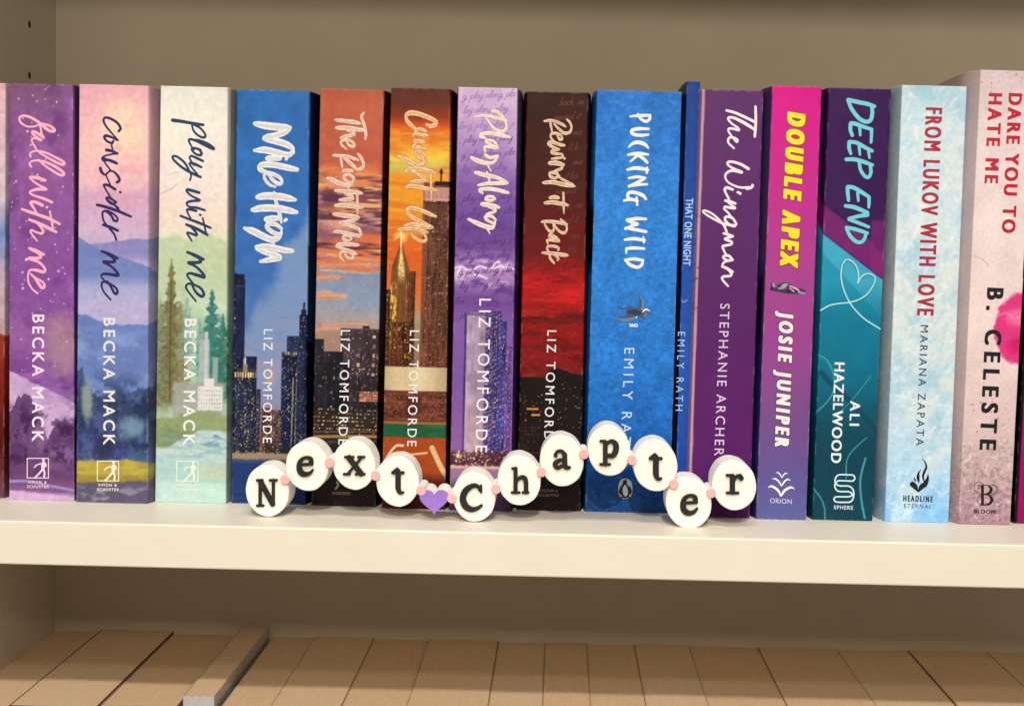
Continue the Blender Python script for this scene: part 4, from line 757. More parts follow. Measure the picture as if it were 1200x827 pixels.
# --- blue city
def author_liz(b, p0, p1, c, m=None): b.decal('author_name', [b.type('LIZ TOMFORDE', p0, p1, (c, 0.15), m or ink('white_ink', (238, 236, 234)), 0.004)])
b = Book('deep blue paperback with bold white brush title above a skyline at dusk', ((277.5, 105), (362.6, 107), (271, 588.5), (358, 592)), art_blue_city, satin, (0.0010, 0.0024), step=0.00034)
b.tg = 0.25
st = tr(280, 135, 6.89, [
 ([18, 24, 25, 20], [(132, 70), (220, 86), (320, 97), (412, 103)]), ([18, 19, 20, 20], [(410, 106), (370, 140), (290, 166), (208, 180)]), ([20, 22, 22, 20, 16], [(208, 190), (280, 206), (370, 232), (425, 262), (440, 300)]), ([14, 18, 22, 22, 14], [(440, 300), (395, 320), (300, 302), (210, 282), (126, 286)]),
 (18, [(230, 352), (280, 347), (335, 350)]), (10, [(380, 360), (392, 346)]), ([18, 20, 20, 19, 17, 15, 12], [(468, 440), (380, 422), (280, 402), (195, 400), (164, 424), (184, 448), (222, 456)]),
 ([12, 13, 13, 12, 12, 13, 13, 12, 12, 11, 9], [(240, 478), (270, 520), (316, 553), (346, 545), (338, 512), (290, 482), (232, 468), (206, 485), (215, 525), (250, 562), (295, 580)]),
 ([20, 24, 24, 19], [(152, 662), (230, 652), (340, 660), (452, 683)]), ([18, 23, 23, 20], [(112, 765), (200, 750), (330, 755), (465, 784)])]) + tr(280, 210, 6.89, [
 ([10, 15, 17, 14], [(285, 104), (300, 180), (326, 270), (344, 352)]), (18, [(218, 326), (260, 316), (325, 318)]), (11, [(370, 338), (385, 322)]),
 ([13, 13, 14, 15, 15, 14, 13], [(345, 400), (300, 366), (240, 362), (225, 386), (270, 426), (328, 448), (345, 420)]), ([13, 16, 20, 23, 24, 16], [(345, 432), (320, 474), (262, 486), (200, 462), (120, 422), (46, 396)]), ([10, 8], [(248, 490), (286, 526)]),
 ([16, 20, 20, 18], [(432, 580), (350, 570), (240, 546), (142, 546)]), ([16, 18, 18, 16, 18, 15], [(148, 562), (230, 594), (318, 620), (326, 640), (260, 648), (176, 664)])])
edge = ink('grey_ink', (150, 166, 196)); bw = ink('brush_white', (240, 237, 232))
b.decal('title', [b.tstrokes(b.brush(st), edge, 5, 0.3, 0.35), b.tstrokes(b.brush(st), bw, 10, 0.24, 0.0, 1.25), b.core(b.brush(st), ink('brush_core', (214, 212, 210)), 15)])
author_liz(b, (309.3, 385.7), (308.2, 518.5), 10.3)

# --- sunset city
b = Book('orange and purple sunset paperback with cream brush title over a dark evening city', ((375.3, 104), (449.8, 106), (364.6, 592), (440, 594)), art_sunset_city, satin, (0.0012, 0.0022), step=0.00034)
st = tr(380, 125, 8.267, [
 ([12, 15, 16, 12], [(110, 130), (200, 140), (290, 152), (352, 165)]), ([12, 15, 17, 17, 14], [(384, 60), (362, 100), (388, 180), (404, 255), (400, 315)]), ([16, 18, 17, 14], [(122, 207), (220, 208), (320, 222), (390, 232)]), ([11, 13, 14, 15, 14], [(220, 228), (280, 246), (288, 270), (225, 286), (160, 304)]),
 ([9, 11, 12, 11, 11, 12, 12, 11, 9], [(215, 338), (240, 374), (280, 390), (295, 370), (265, 338), (212, 322), (168, 336), (168, 372), (222, 415)]), ([11, 12, 12, 13], [(88, 474), (160, 476), (240, 486), (330, 520)]), ([13, 13, 11], [(160, 482), (168, 540), (176, 590)]),
 ([14, 17, 15], [(195, 494), (250, 545), (308, 600)]), ([11, 15, 16, 15, 13], [(328, 458), (362, 505), (382, 560), (360, 600), (315, 612)]), (14, [(185, 622), (228, 622), (276, 622)]),
 ([12, 12, 12, 13, 13, 13], [(288, 690), (240, 660), (192, 672), (202, 710), (252, 742), (286, 722)]), ([13, 14, 18, 20, 15], [(288, 705), (250, 760), (165, 750), (90, 715), (32, 692)]), (9, [(226, 770), (242, 805)])]) + tr(380, 215, 8.267, [
 ([14, 16, 16, 13], [(112, 70), (200, 76), (300, 86), (364, 96)]), ([12, 15, 15, 15], [(205, 96), (268, 128), (262, 150), (152, 161)]), ([15, 18, 17, 13], [(112, 214), (200, 211), (290, 224), (372, 235)]), ([12, 13, 9], [(320, 95), (322, 190), (322, 300)]),
 ([14, 18, 17], [(92, 296), (190, 310), (332, 326)]), ([13, 14, 15], [(330, 332), (270, 360), (154, 384)]), ([14, 15, 15, 13], [(154, 390), (250, 407), (330, 440), (358, 480)]), ([12, 14, 14, 14, 11], [(358, 487), (330, 506), (220, 482), (125, 466), (92, 474)]),
 ([12, 12, 12, 12, 12, 12], [(262, 545), (256, 517), (212, 507), (184, 525), (196, 548), (244, 554)]), ([13, 16, 16, 13], [(330, 596), (240, 590), (155, 590), (118, 605)]), ([13, 13, 13, 10], [(118, 607), (200, 640), (270, 660), (316, 688)]),
 ([9, 11, 11, 11, 11, 11, 11, 10, 8], [(202, 684), (228, 718), (268, 726), (285, 702), (252, 672), (192, 662), (154, 682), (160, 720), (196, 756)])])
ob, cb = ink('orange_edge_ink', (206, 128, 98)), ink('brush_cream', (238, 214, 194))
b.decal('title', [b.tstrokes(b.brush(st), ob, 5, 0.3, 0.35), b.tstrokes(b.brush(st), cb, 10, 0.22, -0.12, 1.25), b.core(b.brush(st), ink('brush_core', (216, 178, 150)), 15)])
author_liz(b, (399.6, 386.7), (396.6, 520.5), 10.6)
hm = ink('pale_grey_ink', (168, 158, 148))
b.decal('publisher_mark', [b.strokes(tr(280, 500, 5.4545, [(6, [(628, 352), (634, 375), (618, 395)])]), hm, 7, 0.15), b.type('HODDER', (389.6, 579.0), (411.0, 579.3), (0.05, -3.2), hm, 0.01)])

# --- amber city
b = Book('amber city paperback with gold handwritten title above a baseball ground', ((458, 103), (528, 104.5), (447, 595), (521.6, 597)), art_amber_city, satin, (0.0012, 0.0015), step=0.00034)
st = tr(465, 125, 9.183, [
 ([16, 18, 19, 19, 20, 21, 21, 20, 20, 20, 18], [(322, 195), (368, 212), (420, 192), (418, 160), (340, 118), (230, 78), (142, 70), (102, 104), (116, 160), (170, 215), (205, 246)]),
 ([13, 15, 14, 14, 14, 15], [(318, 268), (262, 246), (212, 250), (206, 280), (255, 302), (328, 312)]), ([15, 15, 13, 12], [(328, 312), (255, 304), (188, 300), (182, 330)]), ([13, 16, 16], [(190, 362), (240, 374), (296, 384)]), ([13, 13, 13, 15, 15], [(190, 372), (202, 402), (176, 436), (235, 440), (308, 462)]),
 ([14, 14, 14, 15, 15], [(308, 526), (262, 488), (208, 488), (212, 530), (268, 574)]), ([14, 15, 17, 20, 23, 18], [(308, 530), (308, 592), (262, 625), (215, 634), (130, 588), (18, 532)]), (9, [(228, 630), (250, 655)]),
 ([17, 20, 21, 17], [(98, 688), (180, 668), (300, 682), (416, 714)]), ([14, 16, 17, 17], [(165, 695), (300, 772), (275, 796), (152, 808)])]) + tr(465, 200, 9.183, [
 ([15, 18, 18, 16], [(102, 180), (170, 166), (280, 186), (428, 210)]), ([15, 15, 9], [(364, 30), (370, 150), (372, 322)]),
 ([14, 18, 18, 18, 18, 18, 18, 16], [(420, 494), (330, 456), (230, 418), (145, 402), (110, 434), (150, 488), (250, 544), (380, 606)]), ([16, 17, 18, 14], [(380, 612), (300, 608), (190, 576), (85, 592)]),
 ([16, 17, 17, 15], [(24, 632), (100, 626), (200, 628), (330, 664)]), ([12, 14, 14, 14, 13, 12], [(225, 642), (300, 690), (314, 745), (262, 760), (185, 715), (152, 668)])])
b.decal('title', [b.tstrokes(b.brush(st), ink('amber_edge_ink', (196, 120, 74)), 5, 0.3, 0.35), b.tstrokes(b.brush(st), ink('brush_gold', (242, 208, 160)), 10, 0.22, -0.15, 1.25), b.core(b.brush(st), ink('brush_core', (214, 164, 104)), 15)])
author_liz(b, (480.6, 387), (477.3, 522.5), 10.6)

# --- lilac storm
b = Book('lilac paperback with faint script pattern, cream brush title and a tower under lightning', ((537, 102.5), (606.5, 103.5), (526.5, 597), (598.4, 600)), art_lilac_storm, satin, (0.0014, 0.0018), step=0.00034)
L = []
for k in range(16):
    y = 117.5+k*17.1; x0 = 537.0-0.021*(y-103)
    scr = ink('violet_script_ink', (158, 118, 176) if y < 160 else (118, 78, 152) if y < 225 else (84, 50, 122))
    st = handwriting('along, play along, play', x0-(10, 22, 3, 16)[k % 4], y, 4.0, 0.36, x0+1.5, x0+68.5 if y < 350 else x0+14, y_min=102.5)
    if st: L.append(b.strokes(st, scr, 4, 0.2))
b.decal('script_pattern', L)
st = tr(545, 120, 9.183, [
 ([5, 10, 13, 14], [(105, 160), (200, 142), (300, 160), (440, 192)]), ([13, 13, 14, 14, 14, 13, 13, 12], [(292, 95), (348, 104), (415, 170), (446, 250), (424, 306), (375, 312), (305, 275), (215, 150)]),
 ([13, 16, 17, 16, 14, 12], [(476, 376), (380, 352), (270, 332), (185, 342), (168, 368), (222, 386)]), ([11, 12, 12, 11, 11], [(350, 474), (310, 424), (240, 408), (232, 432), (350, 490)]), ([12, 12, 12], [(350, 494), (220, 480), (218, 540)]), ([12, 14, 15], [(216, 566), (275, 594), (356, 580)]),
 ([11, 12, 14, 20, 19], [(352, 588), (318, 636), (262, 656), (160, 638), (66, 594)]), ([9, 7, 4], [(222, 640), (252, 692), (281, 746)])]) + tr(540, 190, 9.183, [
 ([17, 18, 16, 14], [(158, 112), (260, 140), (390, 168), (498, 222)]), ([13, 15, 15, 13], [(500, 228), (420, 228), (300, 230), (188, 250)]), (11, [(282, 108), (302, 175), (324, 252)]), ([14, 16, 15, 14, 12], [(508, 330), (400, 302), (290, 288), (204, 300), (235, 338)]),
 (12, [(368, 398), (342, 374), (285, 376), (268, 400), (312, 416), (365, 402)]), ([18, 20, 16], [(228, 452), (300, 462), (412, 488)]), ([10, 11, 11, 11], [(300, 482), (372, 510), (355, 538), (276, 560)]), (12, [(376, 622), (330, 584), (268, 584), (268, 612), (330, 650), (368, 662)]), ([11, 14, 18, 20, 17], [(370, 640), (352, 696), (315, 704), (220, 676), (82, 614)]), ([8, 7, 4], [(262, 695), (295, 735), (313, 772)])])
b.decal('title', [b.tstrokes(b.brush(st), ink('lilac_edge_ink', (186, 146, 186)), 6, 0.3, 0.3), b.tstrokes(b.brush(st), ink('brush_ivory', (248, 236, 212)), 11, 0.22, 0.0, 1.25), b.core(b.brush(st), ink('brush_core', (226, 204, 168)), 15)])
b.decal('author_name', [b.type('LIZ TOMFORDE', (562.0, 350), (557.2, 529.5), (13.4, 0.15), ink('white_ink', (240, 236, 238)), 0.004)])

# --- red skyline
b = Book('dark maroon and red paperback with cream brush title over a black skyline', ((617, 108), (689.8, 108.5), (605.5, 597.5), (680, 599)), art_red_skyline, satin, (0.0016, 0.0016), step=0.00034)
scr = ink('crimson_script_ink', (92, 14, 24)); L = []
for k in range(11):
    y = 124+k*17.3; x1 = 688.6-0.0200*(y-108); t = ('back, re', 'rewind it', 'me', 'it b', 'me', 'it ba', 'rewind')[k % 7]
    st = handwriting(t, x1-(33, 40, 16, 22, 15, 26, 36)[k % 7], y, 4.3, 0.5, x1-60, x1, y_min=108.5)
    L.append(b.strokes(st, scr, 4, 0.2))
b.decal('script_pattern', L)
st = tr(630, 130, 8.267, [
 ([9, 11, 11, 10], [(66, 100), (140, 96), (230, 128), (272, 156)]), ([9, 11, 11, 12, 12, 11, 10], [(284, 84), (316, 118), (328, 170), (306, 210), (258, 216), (210, 180), (160, 128)]), ([12, 11, 8], [(122, 112), (132, 160), (141, 208)]),
 ([8, 10, 10, 10, 10, 10, 9, 9], [(188, 236), (212, 276), (238, 272), (224, 238), (175, 217), (134, 226), (128, 258), (162, 300)]), ([11, 13, 13, 12, 11, 10], [(258, 336), (200, 322), (140, 302), (104, 320), (150, 352), (208, 372)]), ([10, 11, 11, 11], [(208, 374), (150, 384), (142, 408), (236, 420)]), ([9, 9, 11], [(240, 420), (236, 450), (138, 466)]), (8, [(258, 464), (263, 460)]),
 ([15, 18, 15], [(114, 508), (180, 506), (252, 524)]), ([11, 11, 11], [(242, 532), (228, 560), (150, 592)]), ([11, 12, 12, 12, 11, 10], [(210, 640), (180, 604), (124, 602), (120, 632), (165, 652), (214, 630)]), ([12, 16, 16, 13], [(56, 696), (150, 692), (260, 716), (356, 730)]), (9, [(216, 650), (290, 690), (346, 716)])]) + tr(630, 220, 8.267, [
 ([12, 15, 13], [(120, 98), (160, 92), (206, 98)]), ([12, 16, 15, 13], [(70, 148), (150, 142), (230, 156), (292, 170)]), ([11, 13, 8], [(250, 46), (252, 140), (255, 250)]),
 ([10, 13, 13, 12], [(42, 330), (110, 326), (200, 336), (284, 356)]), ([9, 10, 10, 11, 11, 10, 9], [(224, 306), (270, 352), (284, 400), (262, 436), (220, 428), (182, 390), (158, 345)]), ([9, 11, 12, 11, 10], [(152, 342), (158, 400), (138, 428), (102, 408), (66, 350)]),
 (10, [(206, 506), (170, 474), (122, 458), (114, 474), (160, 500), (210, 516)]), ([10, 10, 9], [(208, 520), (100, 508), (100, 545)]), (10, [(198, 608), (202, 584), (160, 568), (104, 568), (92, 592), (112, 622)]), ([9, 14, 14, 14], [(46, 630), (130, 636), (220, 646), (288, 656)]), ([10, 12, 10], [(118, 632), (122, 680), (162, 734)]), ([9, 11, 10], [(160, 645), (198, 680), (194, 705)])])
b.decal('title', [b.tstrokes(b.brush(st), ink('maroon_edge_ink', (120, 66, 56)), 6, 0.3, 0.3), b.tstrokes(b.brush(st), ink('brush_sand', (236, 206, 176)), 11, 0.22, 0.0, 1.0), b.core(b.brush(st), ink('brush_core', (206, 164, 122)), 15)])
author_liz(b, (641.6, 387), (637.3, 525.5), 10.4)
hm = ink('dull_red_ink', (150, 116, 110))
b.decal('publisher_mark', [b.type('HODDER &', (630.5, 575.9), (653.8, 576.3), (0.05, -3.1), hm, 0.008), b.type('STOUGHTON', (628.5, 581.3), (654.8, 581.6), (0.05, -3.1), hm, 0.008)])

# --- blue ray
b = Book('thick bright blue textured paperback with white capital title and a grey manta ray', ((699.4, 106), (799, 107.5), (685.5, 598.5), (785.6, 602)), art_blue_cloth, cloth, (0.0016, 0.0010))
wk = ink('brush_white', (236, 240, 232))
st = tr(725, 130, 8.27, [
 ([7, 13, 14, 11], [(112, 56), (190, 47), (250, 46), (304, 44)]), ([11, 12, 13, 12, 11, 7], [(304, 46), (298, 84), (264, 104), (225, 86), (200, 60), (186, 30)]), ([10, 15, 15, 14, 14, 14, 9], [(290, 176), (200, 174), (136, 186), (126, 210), (150, 230), (220, 238), (286, 232)]), ([6, 13, 17, 16, 8], [(98, 352), (135, 318), (190, 306), (250, 324), (286, 360)]),
 ([9, 15, 15, 8], [(92, 426), (160, 416), (220, 416), (284, 424)]), ([11, 10, 6], [(190, 424), (150, 460), (114, 492)]), ([11, 14, 11], [(185, 428), (240, 464), (276, 502)]), ([10, 15, 16, 10], [(86, 570), (150, 556), (220, 560), (284, 574)]), ([9, 9], [(275, 552), (272, 602)]),
 ([9, 13, 10], [(100, 652), (180, 640), (256, 650)]), ([11, 14, 12], [(252, 654), (190, 690), (102, 732)]), ([10, 13, 8], [(98, 730), (180, 716), (276, 712)])]) + tr(725, 220, 8.27, [
 ([11, 15, 15, 14, 13, 11], [(262, 108), (232, 75), (160, 48), (104, 48), (86, 82), (112, 118)]), ([9, 14, 13], [(52, 126), (112, 112), (178, 126)]), (9, [(174, 96), (180, 166)]), ([10, 15, 13], [(264, 304), (180, 300), (84, 312)]), ([13, 14, 12], [(84, 318), (130, 336), (182, 350)]), ([12, 12, 11], [(182, 354), (130, 370), (66, 398)]), ([9, 14, 13], [(66, 390), (160, 406), (264, 426)]),
 ([10, 15, 12], [(60, 504), (150, 494), (248, 510)]), (9, [(238, 482), (244, 530)]), ([10, 14, 12], [(246, 590), (150, 584), (76, 590)]), ([12, 6], [(76, 592), (72, 634)]), ([10, 14, 11], [(62, 700), (150, 690), (234, 704)]), ([9, 12, 14, 15, 11], [(236, 700), (222, 748), (180, 770), (112, 748), (66, 702)])])
b.decal('title', [b.tstrokes(st, ink('deep_blue_ink', (34, 92, 168)), 6, 0.3, 0.35), b.tstrokes(st, wk, 11, 0.2, 0.05)])
R = lambda S: tr(718, 335, 13.79, S)
ray = [R([([75, 85, 60, 30], [(285, 430), (380, 435), (460, 430), (530, 440)]), ([60, 45, 22, 4], [(460, 390), (470, 300), (450, 210), (408, 105)]), ([60, 48, 34, 5], [(310, 480), (220, 530), (130, 530), (25, 485)]), ([22, 10, 8, 5], [(270, 350), (160, 368), (100, 340), (64, 180)]), ([26, 12], [(540, 440), (600, 425)]), ([18, 8], [(470, 510), (548, 532)]), ([14, 22], [(275, 330), (290, 370)])]),
       R([([26, 18, 10, 3], [(480, 370), (490, 290), (470, 220), (425, 130)]), ([18, 26, 20, 4], [(380, 510), (250, 545), (150, 545), (40, 500)]), ([16, 12], [(540, 440), (520, 480)])]), R([([7, 14, 13, 6], [(485, 425), (515, 388), (555, 380), (595, 408)]), (9, [(392, 498), (380, 510)])]), R([([30, 42, 26], [(270, 420), (370, 425), (440, 440)])])]
b.decal('ray_emblem', [b.strokes(ray[0], ink('slate_ink', (62, 84, 116)), 6, 0.2), b.strokes(ray[1], ink('light_slate_ink', (112, 130, 152)), 9, 0.2), b.strokes(ray[3], ink('dark_slate_ink', (44, 54, 76)), 12, 0.2), b.strokes(ray[2], wk, 15, 0.15)])
b.decal('volume_number', [b.type('TWO', (737.0, 383.0), (747.2, 383.2), (0.05, -3.7), wk, 0.05)])
b.decal('author_name', [b.type('EMILY RATH', (731.8, 407.6), (726.8, 537.0), (11.6, 0.1), ink('pale_blue_ink', (206, 222, 236)), 0.0)])
Pn = lambda S: tr(660, 480, 5.0, S)
b.decal('publisher_mark', [b.strokes(Pn([([41, 43, 41], [(364, 440), (364, 461), (364, 482)])]), ink('black_ink', (34, 40, 52)), 5, 0.15, 0.5), b.strokes(Pn([([40, 42, 40], [(364, 441), (364, 461), (364, 481)])]), ink('silver_ink', (184, 190, 190)), 9, 0.15),
    b.strokes(Pn([([8, 10, 16, 26, 27, 16], [(366, 416), (362, 424), (360, 442), (361, 465), (363, 485), (364, 502)]), (5, [(354, 418), (366, 414)]), ([6, 9, 4], [(340, 452), (334, 475), (334, 492)]), ([6, 9, 4], [(386, 452), (393, 475), (394, 492)]), (5, [(352, 505), (344, 513)]), (5, [(376, 505), (386, 512)])]), ink('black_ink', (34, 40, 52)), 13, 0.12),
    b.strokes(Pn([([7, 14, 15, 9], [(362, 446), (362, 464), (364, 482), (365, 496)])]), ink('silver_ink', (200, 204, 202)), 17, 0.12)])

# --- thin blue
b = Book('very thin dark blue paperback squeezed between the bright blue and plum books', ((804.8, 96), (820.8, 95.5), (791.0, 602.5), (805.6, 603)), art_thin_blue, cloth, (0.0008, 0.0002), rc=0.0005)
lb = ink('light_blue_ink', (176, 206, 238))
b.decal('title', [b.type('THAT ONE NIGHT', (804.0, 232.5), (800.4, 311.0), (8.2, 0.1), lb, 0.018, 0.75)])
b.decal('fish_emblem', [b.strokes(tr(670, 340, 3.063, [([2, 4, 2], [(395, 35), (402, 42), (416, 34)]), ([2, 1], [(405, 40), (398, 46)])]), ink('mid_blue_ink', (92, 134, 196)), 7, 0.15)])
b.decal('author_name', [b.type('EMILY RATH', (794.6, 388.8), (791.6, 481.0), (8.2, 0.1), lb, 0.0)])

# --- plum script
b = Book('plum purple paperback with flowing cream script title and pale pink left fold', ((822.6, 105.5), (895, 106.5), (805.4, 605.5), (878.9, 607)), art_plum, satin, (0.0016, 0.0010))
st = tr(820, 120, 8.27, [
 ([10, 11, 11, 10], [(540, 44), (543, 150), (540, 250), (533, 332)]), ([10, 11, 12, 11], [(260, 80), (340, 102), (440, 146), (532, 190)]),
 ([11, 14, 12, 10, 9, 8, 9, 10, 10, 9, 8, 7, 7, 8, 9, 9, 9, 8, 7], [(532, 264), (440, 206), (345, 158), (288, 147), (276, 166), (310, 207), (368, 248), (376, 270), (322, 257), (282, 257), (280, 285), (310, 330), (345, 376), (362, 384), (362, 362), (322, 342), (282, 348), (278, 394), (332, 446)]),
 ([12, 12, 11, 10, 9, 11, 13, 11, 10, 8, 7, 8, 9, 10], [(472, 645), (400, 602), (320, 578), (272, 582), (278, 612), (340, 650), (405, 678), (320, 662), (265, 682), (246, 720), (270, 770), (330, 806), (400, 826), (480, 824)])]) + tr(820, 210, 6.36, [
 ([8, 8, 9, 9], [(350, 72), (378, 66), (392, 54), (393, 46)]), (8, [(284, 98), (302, 108)]), ([8, 10, 8, 7, 7], [(245, 78), (205, 64), (186, 76), (194, 105), (216, 146)]), ([8, 9, 8], [(190, 160), (225, 166), (264, 182)]), ([6, 7, 8, 9, 8], [(205, 168), (245, 200), (262, 216), (235, 214), (188, 206)]), (6, [(188, 206), (182, 222), (212, 252), (240, 290)]),
 ([7, 8, 8, 8, 8, 8, 7], [(268, 325), (242, 290), (198, 280), (188, 302), (216, 336), (254, 350), (272, 335)]), ([9, 8, 7, 6, 6, 6, 6, 6, 7, 7], [(262, 346), (185, 334), (110, 300), (50, 265), (25, 242), (40, 234), (90, 256), (140, 298), (180, 345), (200, 392)]),
 ([7, 9, 8], [(178, 404), (210, 412), (246, 426)]), ([8, 8, 8, 8, 8, 7], [(246, 426), (188, 445), (235, 466), (230, 486), (175, 498), (172, 515)]), ([7, 6, 6], [(176, 520), (186, 545), (205, 572)]), ([8, 8, 7, 8, 8, 8], [(236, 590), (214, 570), (180, 572), (178, 588), (208, 606), (242, 602)]), ([8, 7, 7], [(244, 600), (190, 614), (170, 632)]),
 ([8, 9, 8], [(168, 650), (205, 666), (244, 690)]), ([7, 8, 8, 8, 7, 6], [(210, 672), (234, 700), (226, 720), (176, 726), (168, 746), (210, 796)])])
b.decal('title', [b.tstrokes(st, ink('cream_script_ink', (248, 232, 226)), 8, 0.24)])
b.decal('author_name', [b.type('STEPHANIE ARCHER', (844.2, 355.7), (837.0, 533.6), (10.8, 0.15), ink('pale_lilac_ink', (226, 206, 226)), 0.002)])

# --- magenta racing
b = Book('magenta to violet paperback with bold yellow title and a small racing car', ((905, 101.5), (963, 102), (885.8, 608), (944.9, 609)), art_magenta, glossy, (0.0026, 0.0010))
yl, dk = ink('yellow_ink', (250, 226, 40)), ink('dark_red_ink', (140, 52, 60))
P, f = type_line('DOUBLE APEX', (923.8, 133.0), (914.8, 309.0), (19.0, 3.4), 0.075, 0.66); P2, f2 = type_line('DOUBLE APEX', (923.8, 133.0), (914.8, 309.0), (19.0, 3.4), 0.075, 0.66, rim=0.032)
b.decal('title', [(P2, f2, dk, 5), (P, f, yl, 12)])
P, f = type_line('JOSIE JUNIPER', (914.0, 366.0), (908.6, 521.5), (15.0, 2.2), 0.06, 0.72); P2, f2 = type_line('JOSIE JUNIPER', (914.0, 366.0), (908.6, 521.5), (15.0, 2.2), 0.06, 0.72, rim=0.035)
b.decal('author_name', [(P2, f2, ink('dark_plum_ink', (88, 36, 84)), 5), (P, f, ink('cream_ink', (250, 238, 226)), 12)])
C = lambda S: tr(895, 325, 20.0, S)
b.decal('race_car_emblem', [b.strokes(C([([40, 45, 50, 40, 12], [(180, 270), (330, 290), (560, 330), (800, 345), (975, 372)]), (40, [(200, 160), (210, 260)]), ([50, 60, 30], [(360, 200), (520, 180), (680, 240)]), ([30, 16], [(850, 280), (970, 320)])]), ink('car_dark_ink', (62, 50, 74)), 6, 0.15),
    b.strokes(C([(22, [(215, 150), (240, 215)]), ([20, 36, 26], [(360, 260), (450, 230), (540, 165)]), ([26, 20, 16], [(820, 340), (890, 365), (965, 378)])]), ink('car_grey_ink', (158, 160, 170)), 9, 0.15), b.strokes(C([([12, 16, 14], [(600, 200), (720, 245), (820, 305)]), ([10, 12], [(610, 250), (700, 330)]), (10, [(420, 190), (500, 150)])]), ink('car_light_ink', (222, 196, 206)), 12, 0.15),
    b.strokes(C([(48, [(560, 305), (566, 320)]), (22, [(180, 245), (190, 290)])]), ink('car_black_ink', (40, 34, 50)), 15, 0.15)])
O = lambda S: tr(895, 545, 15.04, S); wv = ink('white_ink', (244, 240, 246))
b.decal('publisher_mark', [b.strokes(O([([6, 19, 22, 20, 14], [(82, 386), (135, 366), (215, 408), (265, 460), (297, 530)]), ([6, 19, 22, 20, 14], [(538, 412), (475, 386), (390, 424), (345, 470), (312, 530)]), ([5, 13, 15, 10], [(156, 240), (200, 234), (262, 280), (310, 358)]), ([5, 13, 15, 10], [(468, 262), (420, 245), (362, 285), (316, 358)]), ([4, 10, 10, 7], [(216, 130), (248, 125), (288, 160), (318, 216)]), ([4, 10, 10, 7], [(420, 150), (385, 136), (348, 168), (320, 216)])]), wv, 8, 0.12), b.type('ORION', (902.0, 588.8), (927.6, 590.0), (0.2, -5.4), ink('pale_lilac_ink', (214, 206, 232)), 0.0)])

# --- teal heart
b = Book('purple and teal paperback with pale cyan capitals and a looping heart line', ((971, 104), (1044.5, 104), (951.8, 608.5), (1022.4, 610.5)), art_teal_wave, glossy, (0.0016, 0.0006))
b.tg = 0.45
st = tr(980, 110, 8.267, [
 ([16, 17, 16, 13], [(116, 60), (200, 80), (300, 100), (368, 122)]), ([14, 15, 16, 16, 15, 15, 14], [(116, 70), (150, 150), (220, 240), (288, 272), (332, 254), (348, 190), (344, 122)]), ([12, 15, 16, 15], [(340, 345), (260, 320), (180, 291), (142, 286)]), ([15, 14, 12], [(138, 292), (136, 350), (154, 404)]), ([11, 8], [(226, 322), (231, 402)]), ([13, 11, 9], [(340, 345), (340, 410), (335, 472)]),
 ([12, 15, 15, 14], [(346, 555), (280, 522), (200, 477), (128, 466)]), ([14, 14, 10], [(124, 470), (124, 530), (140, 580)]), ([11, 8], [(220, 512), (228, 590)]), ([11, 7], [(312, 560), (320, 622)]), ([14, 16, 16, 11], [(96, 636), (180, 637), (270, 662), (350, 690)]), ([13, 13, 13, 13, 13, 12], [(328, 690), (334, 760), (314, 806), (278, 800), (236, 742), (222, 672)])]) + tr(980, 200, 8.267, [
 ([12, 16, 16, 14], [(316, 255), (240, 207), (170, 167), (112, 156)]), ([15, 14, 12], [(108, 164), (110, 220), (118, 288)]), ([11, 9], [(206, 217), (212, 292)]), ([13, 12, 10], [(316, 265), (316, 315), (313, 355)]), ([13, 17, 15], [(88, 342), (180, 357), (300, 408)]), ([14, 15, 12], [(302, 430), (220, 441), (122, 465)]), ([12, 14, 11], [(122, 474), (210, 505), (312, 546)]), ([13, 16, 13], [(97, 550), (190, 570), (298, 605)]), ([13, 15, 15, 14, 13, 12], [(100, 562), (132, 630), (190, 686), (240, 692), (272, 660), (286, 610)])])
b.decal('title', [b.tstrokes(st, ink('ink_navy', (26, 34, 66)), 5, 0.3, 0.75), b.tstrokes(st, ink('cyan_ink', (116, 206, 216)), 11, 0.24)])
ht = [[(48, 510), (120, 470), (200, 455), (270, 448), (350, 425), (420, 380), (470, 310), (486, 255), (460, 222), (418, 216), (376, 240), (344, 292)], [(346, 292), (352, 220), (330, 150), (290, 110), (250, 105), (220, 150), (210, 230), (225, 320), (260, 410), (310, 490), (400, 580), (525, 660)]]
b.decal('heart_line', [b.strokes(tr(955, 290, 6.89, [(10, ht[0]), (10, ht[1])]), ink('deep_teal_ink', (6, 92, 116)), 5, 0.25), b.strokes(tr(955, 289.5, 6.89, [(6.5, ht[0]), (6.5, ht[1])]), ink('pale_cyan_ink', (160, 224, 226)), 9, 0.2)])
wh = ink('white_ink', (234, 240, 240))
b.decal('author_name', [b.type('HAZELWOOD', (978.2, 424.8), (973.8, 541.5), (11.4, 0.4), wh, 0.03), b.type('ALI', (996.6, 469.8), (995.4, 498.0), (11.2, 0.4), wh, 0.03)])
S = [[(430, 297), (455, 278), (466, 246), (444, 212), (400, 204), (240, 202), (192, 230), (170, 290), (190, 342), (250, 368), (370, 370), (428, 408), (450, 470), (440, 555), (400, 604), (340, 612), (200, 608), (160, 584), (162, 548), (200, 530), (360, 530), (412, 516), (436, 492)], [(430, 297), (240, 290), (196, 308), (168, 350), (180, 410), (230, 450), (370, 454), (418, 480), (436, 508)]]
b.decal('publisher_mark', [b.strokes(tr(965, 540, 12.72, [(11, S[0]), (11, S[1])]), ink('pale_mint_ink', (206, 236, 232)), 8, 0.12), b.type('SPHERE', (977.2, 596.0), (999.4, 596.6), (0.05, -4.2), ink('pale_mint_ink', (190, 214, 212)), 0.03)])

